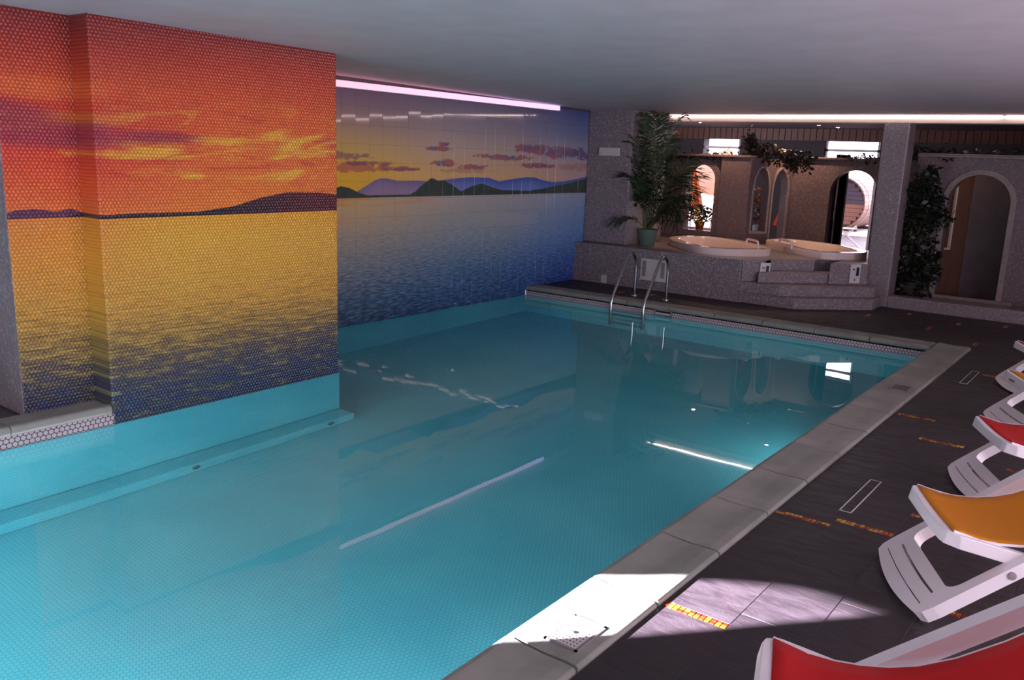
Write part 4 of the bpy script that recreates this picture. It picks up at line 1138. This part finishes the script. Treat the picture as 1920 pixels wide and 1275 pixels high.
# ================================================================== PLANTS
def frond(m, base, ctrl, tip, n=22, leaf=0.26, width=0.021, start=0.28, droop=0.35):
    base, ctrl, tip = Vector(base), Vector(ctrl), Vector(tip)
    pts = [(1-t)**2 * base + 2*t*(1-t) * ctrl + t*t * tip for t in [i / 24 for i in range(25)]]
    m.tube(pts[::2], [0.009 * (1 - 0.75 * i / 12) for i in range(13)], 5, mi=1)
    for i in range(n):
        t = start + (1 - start) * i / (n - 1)
        p = (1-t)**2 * base + 2*t*(1-t) * ctrl + t*t * tip
        tg = (2*(1-t) * (ctrl - base) + 2*t * (tip - ctrl)).normalized()
        side = tg.cross(Vector((0, 0, 1)))
        if side.length < 0.05: side = Vector((1, 0.3, 0))
        side.normalize()
        L = leaf * (0.55 + 0.75 * math.sin(math.pi * (0.15 + 0.75 * (t - start) / (1 - start)))) * random.uniform(0.85, 1.1)
        for s in (-1, 1):
            d = (side * s * 0.8 + tg * random.uniform(0.45, 0.8) + Vector((0, 0, random.uniform(-0.15, 0.4)))).normalized()
            mid = p + d * L * 0.5 + Vector((0, 0, -L * droop * 0.22)); end = p + d * L + Vector((0, 0, -L * droop))
            wv = tg * width * 0.5
            m.add([p - wv * 0.4, p + wv * 0.4, mid + wv, mid - wv, end], [(0, 1, 2, 3), (3, 2, 4)])
pb = P(1215, 458, ZP); pb = Vector((-6.37, 11.74, ZP))
r = tag(empty('potted_palm', pb), 'tall dark green areca palm in a grey green pot on the platform corner', 'potted palm')
MB().lathe([(0.115, 0), (0.125, 0.01), (0.168, 0.24), (0.172, 0.262), (0.158, 0.262), (0.15, 0.22), (0.02, 0.215)], n=28).build('pot', MAT['pot_green'], r, smooth=True)
MB().lathe([(0.152, 0.20), (0.152, 0.228), (0.001, 0.232)], n=20).build('soil', MAT['soil'], r)
fr = [  # (tip pixel, y offset of the tip plane, control lift)
 ((1236, 206), 0.0, 0.95), ((1208, 208), -0.1, 0.9), ((1280, 214), 0.15, 0.95), ((1190, 262), -0.15, 0.75), ((1265, 232), 0.05, 0.85), ((1202, 235), 0.1, 0.8), ((1228, 226), -0.25, 0.85), ((1222, 214), 0.2, 0.9),
 ((1158, 412), -0.2, 0.35), ((1312, 328), 0.1, 0.55), ((1292, 300), -0.1, 0.75), ((1300, 352), -0.2, 0.55), ((1285, 405), -0.1, 0.42), ((1268, 418), -0.3, 0.40), ((1203, 372), -0.1, 0.5), ((1200, 342), -0.25, 0.55),
 ((1272, 330), -0.25, 0.6), ((1188, 300), -0.2, 0.65), ((1252, 262), -0.2, 0.75), ((1296, 388), 0.05, 0.5), ((1245, 300), 0.2, 0.7), ((1212, 312), 0.25, 0.6), ((1262, 372), -0.35, 0.5),
 ((1300, 318), 0.0, 0.6), ((1288, 345), 0.15, 0.55), ((1280, 385), -0.2, 0.5), ((1295, 372), 0.1, 0.5), ((1183, 330), -0.35, 0.6), ((1270, 280), 0.1, 0.75), ((1306, 362), -0.05, 0.5), ((1276, 400), -0.25, 0.45)]
for i, (px, dy, lift) in enumerate(fr):
    tip = PY(px[0], px[1], pb.y + dy)
    if tip.x < -6.52 and tip.y > 11.40: tip = PY(px[0], px[1], 11.36) if px[0] < 1186 else PX(px[0], px[1], -6.5)
    tip.z = min(tip.z, 2.54); tip = tip - pb
    a = random.uniform(0, 6.28); base = Vector((0.05 * math.cos(a), 0.05 * math.sin(a), 0.22))
    ctrl = base.lerp(tip, 0.42); ctrl.z = max(tip.z * lift + 0.35, base.z + 0.3) if tip.z < 1.2 else tip.z * lift
    m = MB(); frond(m, base, ctrl, tip, leaf=0.28 + 0.07 * random.random(), n=27, start=0.30)
    m.build('frond', [MAT['palm'], MAT['palm_stem']], r)

def leaf_cloud(m, pts, size, n_each=1, flat=0.5):
    for p in pts:
        for _ in range(n_each):
            p = Vector(p)
            d = Vector((random.gauss(0, 1), random.gauss(0, 1), random.gauss(0, flat) - 0.25)).normalized()
            w = d.cross(Vector((random.gauss(0, 1), random.gauss(0, 1), random.gauss(0, 1)))).normalized()
            L = size * random.uniform(0.7, 1.3)
            m.add([p, p + d * L * 0.5 + w * L * 0.3, p + d * L, p + d * L * 0.5 - w * L * 0.3], [(0, 1, 2, 3)])
fb = Vector((-2.78, 12.98, 0.10))
r = tag(empty('ficus_tree', fb), 'dark leafy ficus in the dim corner behind the free standing pillar', 'ficus')
MB().lathe([(0.10, 0), (0.13, 0.22), (0.135, 0.24), (0.12, 0.24), (0.02, 0.20)], n=20).build('pot', MAT['plaster_dark'], r, smooth=True)
MB().tube([(0, 0, 0.18), (0.03, 0.0, 0.5), (-0.01, 0.02, 0.9), (0.05, 0, 1.3), (0.12, 0.0, 1.6)], [0.022, 0.02, 0.018, 0.014, 0.008], 8).build('trunk', MAT['bark'], r, smooth=True)
m = MB(); cl = []
outline = [((1745, 320), 10), ((1742, 345), 22), ((1715, 350), 26), ((1725, 375), 34), ((1705, 400), 30), ((1735, 400), 32), ((1752, 385), 18), ((1760, 410), 20), ((1700, 440), 26), ((1722, 440), 32), ((1700, 475), 26), ((1725, 480), 26), ((1740, 500), 20), ((1705, 510), 26), ((1735, 520), 18), ((1695, 535), 22), ((1755, 480), 9), ((1716, 545), 20)]
for (px, rad) in outline:
    c = PY(px[0], px[1], fb.y) - fb; rr = rad / F * 14.2
    for _ in range(int(rad * 5)):
        v = Vector((random.gauss(0, 1), random.gauss(0, 1), random.gauss(0, 1))).normalized() * rr * random.random() ** 0.4
        cl.append(c + Vector((v.x, v.y * 0.9, v.z)))
leaf_cloud(m, cl, 0.085, 1)
o = m.build('foliage', MAT['ficus'], r); o['kind'] = 'stuff'

def ivy(name, label, path_px, Y, dens, rad, drops=(), size=0.075):
    p0 = PY(*path_px[0], Y)
    r = tag(empty(name, p0), label, 'ivy', 'ivy garlands on the partition ledges')
    pts = [PY(*q, Y) - p0 for q in path_px]
    MB().tube(pts if len(pts) > 1 else pts + [pts[0] + Vector((0.1, 0, 0))], 0.008, 5).build('stem', MAT['bark'], r)
    m = MB(); cl = []
    for a, c in zip(pts[:-1], pts[1:]):
        for _ in range(int((c - a).length * dens)):
            q = a.lerp(c, random.random()); cl.append(q + Vector((random.gauss(0, rad * 0.6), random.gauss(0, rad * 0.5), random.gauss(0, rad))))
    for (px, rr, nn_) in drops:
        c = PY(*px, Y - 0.03) - p0
        for _ in range(nn_): cl.append(c + Vector((random.gauss(0, rr * 0.5), random.gauss(0, 0.04), random.gauss(0, rr))))
    leaf_cloud(m, cl, size)
    o = m.build('foliage', MAT['ivy'], r); o['kind'] = 'stuff'
ivy('ivy_garland', 'thin ivy trailing on the ledge above the arched window', [(1258, 291), (1300, 292), (1340, 293), (1390, 294)], YA - 0.02, 200, 0.035, size=0.07)
ivy('ivy_garland', 'thick dark ivy garland with reddish leaves over the twin arches', [(1402, 275), (1420, 283), (1445, 285), (1470, 292), (1500, 298), (1518, 297)], YA + 0.25, 620, 0.065, [((1408, 290), 0.10, 140), ((1405, 265), 0.08, 110), ((1490, 308), 0.06, 80), ((1514, 304), 0.07, 70), ((1476, 305), 0.05, 25), ((1486, 318), 0.05, 16), ((1443, 302), 0.04, 12)])
ivy('ivy_garland', 'short row of ivy leaves against the bright strip above the arched doorway', [(1586, 296), (1600, 295), (1646, 297)], YD - 0.02, 200, 0.02, size=0.06)
ivy('ivy_garland', 'dark ivy along the ledge above the stone arch', [(1700, 284), (1740, 286), (1800, 288), (1860, 288), (1919, 289)], 13.45, 240, 0.035, [((1775, 292), 0.06, 30), ((1720, 279), 0.04, 30)])

# ================================================================== BEHIND THE PARTITION
# flower arrangement on the sill of the arched window
wp = PY(1311, 431, YA + 0.30); wp.z = PY(1311, 431, YA).z - 0.01
sill = MB().box(-0.45, 0.40, 0.0, 0.5, -0.04, 0.0).build('window_shelf', MAT['terracotta'], None, bevel=0.004)
sill.location = (wp.x, YA + 0.165, wp.z); tag(sill, 'dark shelf behind the arched window under the flowers', 'shelf')
r = tag(empty('flower_pot', wp), 'dark bouquet with yellow sunflowers in a small terracotta pot inside the arched window', 'flower pot')
MB().lathe([(0.06, 0), (0.085, 0.12), (0.09, 0.13), (0.075, 0.13), (0.01, 0.12)], n=20).build('pot', MAT['terracotta'], r, smooth=True)
m = MB(); cl = []
for _ in range(420):
    v = Vector((random.gauss(0, 1), random.gauss(0, 1), random.gauss(0, 1))).normalized() * random.random() ** 0.45
    cl.append(Vector((v.x * 0.23, v.y * 0.14, 0.26 + v.z * 0.17)))
leaf_cloud(m, cl, 0.06); o = m.build('foliage', MAT['ficus'], r); o['kind'] = 'stuff'
MAT['petal'] = plain('petal', '#d89a1c', 0.6)
for (x, z) in ((-0.06, 0.20), (0.05, 0.20), (0.02, 0.32), (0.10, 0.12), (-0.02, 0.36), (0.0, 0.28)):
    m = MB()
    for k in range(11):
        a = 2 * math.pi * k / 11
        d = Vector((math.cos(a), 0, math.sin(a))); w = Vector((-math.sin(a), 0, math.cos(a)))
        c = Vector((x, -0.165, z))
        m.add([c + d * 0.012, c + d * 0.03 + w * 0.008, c + d * 0.048 + Vector((0, -0.008, 0)), c + d * 0.03 - w * 0.008], [(0, 1, 2, 3)])
    f = m.build('sunflower', MAT['petal'], r)
    d = MB().lathe([(0.016, 0), (0.012, 0.008), (0.001, 0.01)], n=12).build('disc', MAT['soil'], f)
    d.matrix_local = Matrix.Translation((x, -0.166, z)) @ Matrix.Rotation(math.pi / 2, 4, 'X')

# parasols seen through the arches
def parasol(base, height, z0, rad, mat, label, tilt=0.0, open_=0.2, n=8):
    r = tag(empty('parasol', base), label, 'parasol', 'parasols seen through the arches')
    r.rotation_euler = (tilt * 0.3, tilt, 0.4)
    MB().lathe([(0.2, 0.0), (0.2, 0.05), (0.03, 0.08), (0.02, 0.1)], n=20).build('base', MAT['stone_trim'], r)
    MB().tube([(0, 0, 0.05), (0, 0, height + 0.08)], 0.017, 8).build('pole', MAT['alu_white'], r, smooth=True)
    m = MB()
    rings = [(0.01, height), (rad * 0.35, height - (height - z0) * 0.3), (rad * 0.8, height - (height - z0) * 0.75), (rad, z0)]
    vs = []
    N = n * 2
    for (rr, z) in rings:
        for k in range(N): q = rr * (1.0 if k % 2 == 0 else (0.62 if open_ < 0.5 else 0.94)); a = 2 * math.pi * k / N; vs.append((q * math.cos(a), q * math.sin(a), z))
    m.add(vs, [(j*N + k, j*N + (k+1) % N, (j+1)*N + (k+1) % N, (j+1)*N + k) for j in range(len(rings) - 1) for k in range(N)])
    m.build('canopy', mat, r)
    return r
MAT['orange_cloth'] = plain('orange_cloth', '#a85018', 0.7)
MAT['peach_cloth'] = plain('peach_cloth', '#a8765c', 0.7)
MAT['rust_cloth'] = plain('rust_cloth', '#b0441c', 0.7)
p = PY(1297, 385, 20.5); parasol((p.x, 20.5, -0.05), 1.85, 0.75, 0.30, MAT['orange_cloth'], 'folded orange parasol outside the arched window')
p = PY(1333, 385, 22.5); parasol((p.x, 22.5, -0.05), 2.35, 1.15, 1.6, MAT['peach_cloth'], 'open peach parasol outside the arched window', 0.15, 1.0)
p = PY(1452, 420, 15.4); parasol((p.x, 15.4, 0.0), 1.60, 0.80, 0.16, MAT['rust_cloth'], 'folded rust parasol leaning behind the twin arches', 0.16)
# vase with orange leaves behind the left slim arch
vp = PY(1421, 436, 14.35)
r = tag(empty('flower_vase', (vp.x, 14.35, 0.62)), 'white vase with orange autumn leaves behind the left slim arch', 'vase')
MB().lathe([(0.07, 0), (0.08, 0.02), (0.10, 0.22), (0.09, 0.24), (0.01, 0.23)], n=20).build('vase', MAT['panel_white'], r, smooth=True)
m = MB(); leaf_cloud(m, [Vector((random.gauss(0, 0.08), random.gauss(0, 0.06), 0.34 + random.random() * 0.55)) for _ in range(160)], 0.07)
MAT['autumn'] = leafmat('autumn_leaf', '#a8481c', '#3c3018'); o = m.build('foliage', MAT['autumn'], r); o['kind'] = 'stuff'
st = MB().box(vp.x - 0.2, vp.x + 0.2, 14.2, 14.5, 0.0, 0.62).build('plinth', MAT['plaster'], None, bevel=0.01)
tag(st, 'plain grey plinth under the white vase behind the slim arch', 'plinth')

# glass door leaf standing open in the terrace doorway
dp = PY(1577, 420, 15.6); dq = PY(1556, 420, 15.2)
r = tag(empty('glass_door', (dq.x, 15.2, 0)), 'dark open door leaf with a pale vertical edge inside the arched doorway', 'door')
Ld = (Vector((dp.x, 15.6)) - Vector((dq.x, 15.2))).length; ang = math.atan2(0.4, dp.x - dq.x); r.rotation_euler = (0, 0, ang)
MB().box(0.0, Ld, -0.02, 0.02, 0.02, 2.1).build('leaf', MAT['glass_dark'], r, bevel=0.003)
MB().box(0.06, 0.10, -0.03, 0.03, 0.02, 2.1).build('edge_profile', MAT['alu_white'], r, bevel=0.004)
MB().box(Ld - 0.02, Ld + 0.02, -0.03, 0.03, 0.02, 2.1).build('edge_profile', MAT['alu_white'], r, bevel=0.004)
k = MB().tube([(0.02, -0.05, 1.0), (0.02, -0.05, 1.15)], 0.012, 8).build('handle', MAT['steel'], r, smooth=True)

# terrace with barrel sauna and folding chair
b = MB().box(-40, 12, YE + 0.3, 25.6, -0.2, -0.045)  # shadow of the building on the near terrace, put in as dark slate
tag(b.build('terrace_shadow_strip', MAT['slate']), 'terrace strip next to the building, its shadow put in as dark paving', kind='structure')
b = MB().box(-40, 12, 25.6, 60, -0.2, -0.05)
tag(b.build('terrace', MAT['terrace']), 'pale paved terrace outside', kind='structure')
bc = PY(1572, 383, 27.0)
rad = 0.80
r = tag(empty('barrel_sauna', (bc.x, 27.0, -0.05)), 'round wooden barrel sauna with dark upper end on the terrace', 'barrel sauna')
zc = 0.05 + rad
def arc_poly(a0, a1, rr, nseg): return [(rr * math.cos(a0 + (a1 - a0) * k / nseg), rr * math.sin(a0 + (a1 - a0) * k / nseg)) for k in range(nseg + 1)]
nst = 36
for k in range(nst):
    a0 = 2 * math.pi * k / nst + 0.006; a1 = 2 * math.pi * (k + 1) / nst - 0.006
    vs = []
    for y in (-0.05, 2.6):
        for (rr, a) in ((rad - 0.04, a0), (rad - 0.04, a1), (rad, a1), (rad, a0)): vs.append((rr * math.cos(a), y, zc + rr * math.sin(a)))
    MB().add(vs, [(0, 1, 2, 3), (4, 7, 6, 5), (0, 4, 5, 1), (1, 5, 6, 2), (2, 6, 7, 3), (3, 7, 4, 0)]).build('stave', MAT['barrel_wood'], r)
hb = 0.125; z = -rad + 0.05
while z < rad - 0.06:
    z1 = min(z + hb - 0.008, rad - 0.05); zz = max(abs(z), abs(z1)); hw_ = math.sqrt(max(0.01, (rad - 0.045) ** 2 - zz ** 2))
    MB().box(-hw_, hw_, 0.0, 0.04, zc + z, zc + z1).build('end_board', MAT['barrel_wood'] if z < 0.0 else MAT['barrel_dark'], r)
    z += hb
MB().prism([(rad * 0.95 * math.cos(a), rad * 0.95 * math.sin(a)) for a in [2 * math.pi * i / 36 for i in range(36)]], 0, 0.02).build('end_backing', MAT['barrel_dark'], r).matrix_local = Matrix.Translation((0, 0.065, zc)) @ Matrix.Rotation(math.pi / 2, 4, 'X')
for y in (0.4, 2.1): MB().tube([(rad * 1.01 * math.cos(a), y, zc + rad * 1.01 * math.sin(a)) for a in [2 * math.pi * i / 36 for i in range(36)]], 0.012, 6, closed=True).build('hoop', MAT['steel'], r)
for y in (0.5, 2.0): MB().box(-0.5, 0.5, y - 0.05, y + 0.05, 0.0, 0.09).build('cradle', MAT['barrel_dark'], r)
cp = P(1590, 462, -0.05)
r = tag(empty('folding_chair', (cp.x, cp.y, -0.05), 0.3), 'white folding chair frame on the terrace in front of the barrel', 'folding chair')
for s in (-0.28, 0.28):
    MB().tube([(-0.45, s, 0.0), (0.05, s, 0.42), (0.15, s, 0.50)], 0.014, 6).build('leg', MAT['alu_white'], r)
    MB().tube([(0.25, s, 0.0), (-0.25, s, 0.45), (-0.55, s, 1.0)], 0.014, 6).build('leg', MAT['alu_white'], r)
MB().box(-0.28, 0.15, -0.27, 0.27, 0.43, 0.45).build('seat', MAT['peach_cloth'], r)
MB().add([(-0.26, -0.27, 0.46), (-0.26, 0.27, 0.46), (-0.55, 0.27, 0.99), (-0.55, -0.27, 0.99), (-0.28, -0.27, 0.46), (-0.28, 0.27, 0.46), (-0.57, 0.27, 0.99), (-0.57, -0.27, 0.99)], [(0, 1, 2, 3), (4, 7, 6, 5), (0, 4, 5, 1), (1, 5, 6, 2), (2, 6, 7, 3), (3, 7, 4, 0)]).build('backrest', MAT['peach_cloth'], r)
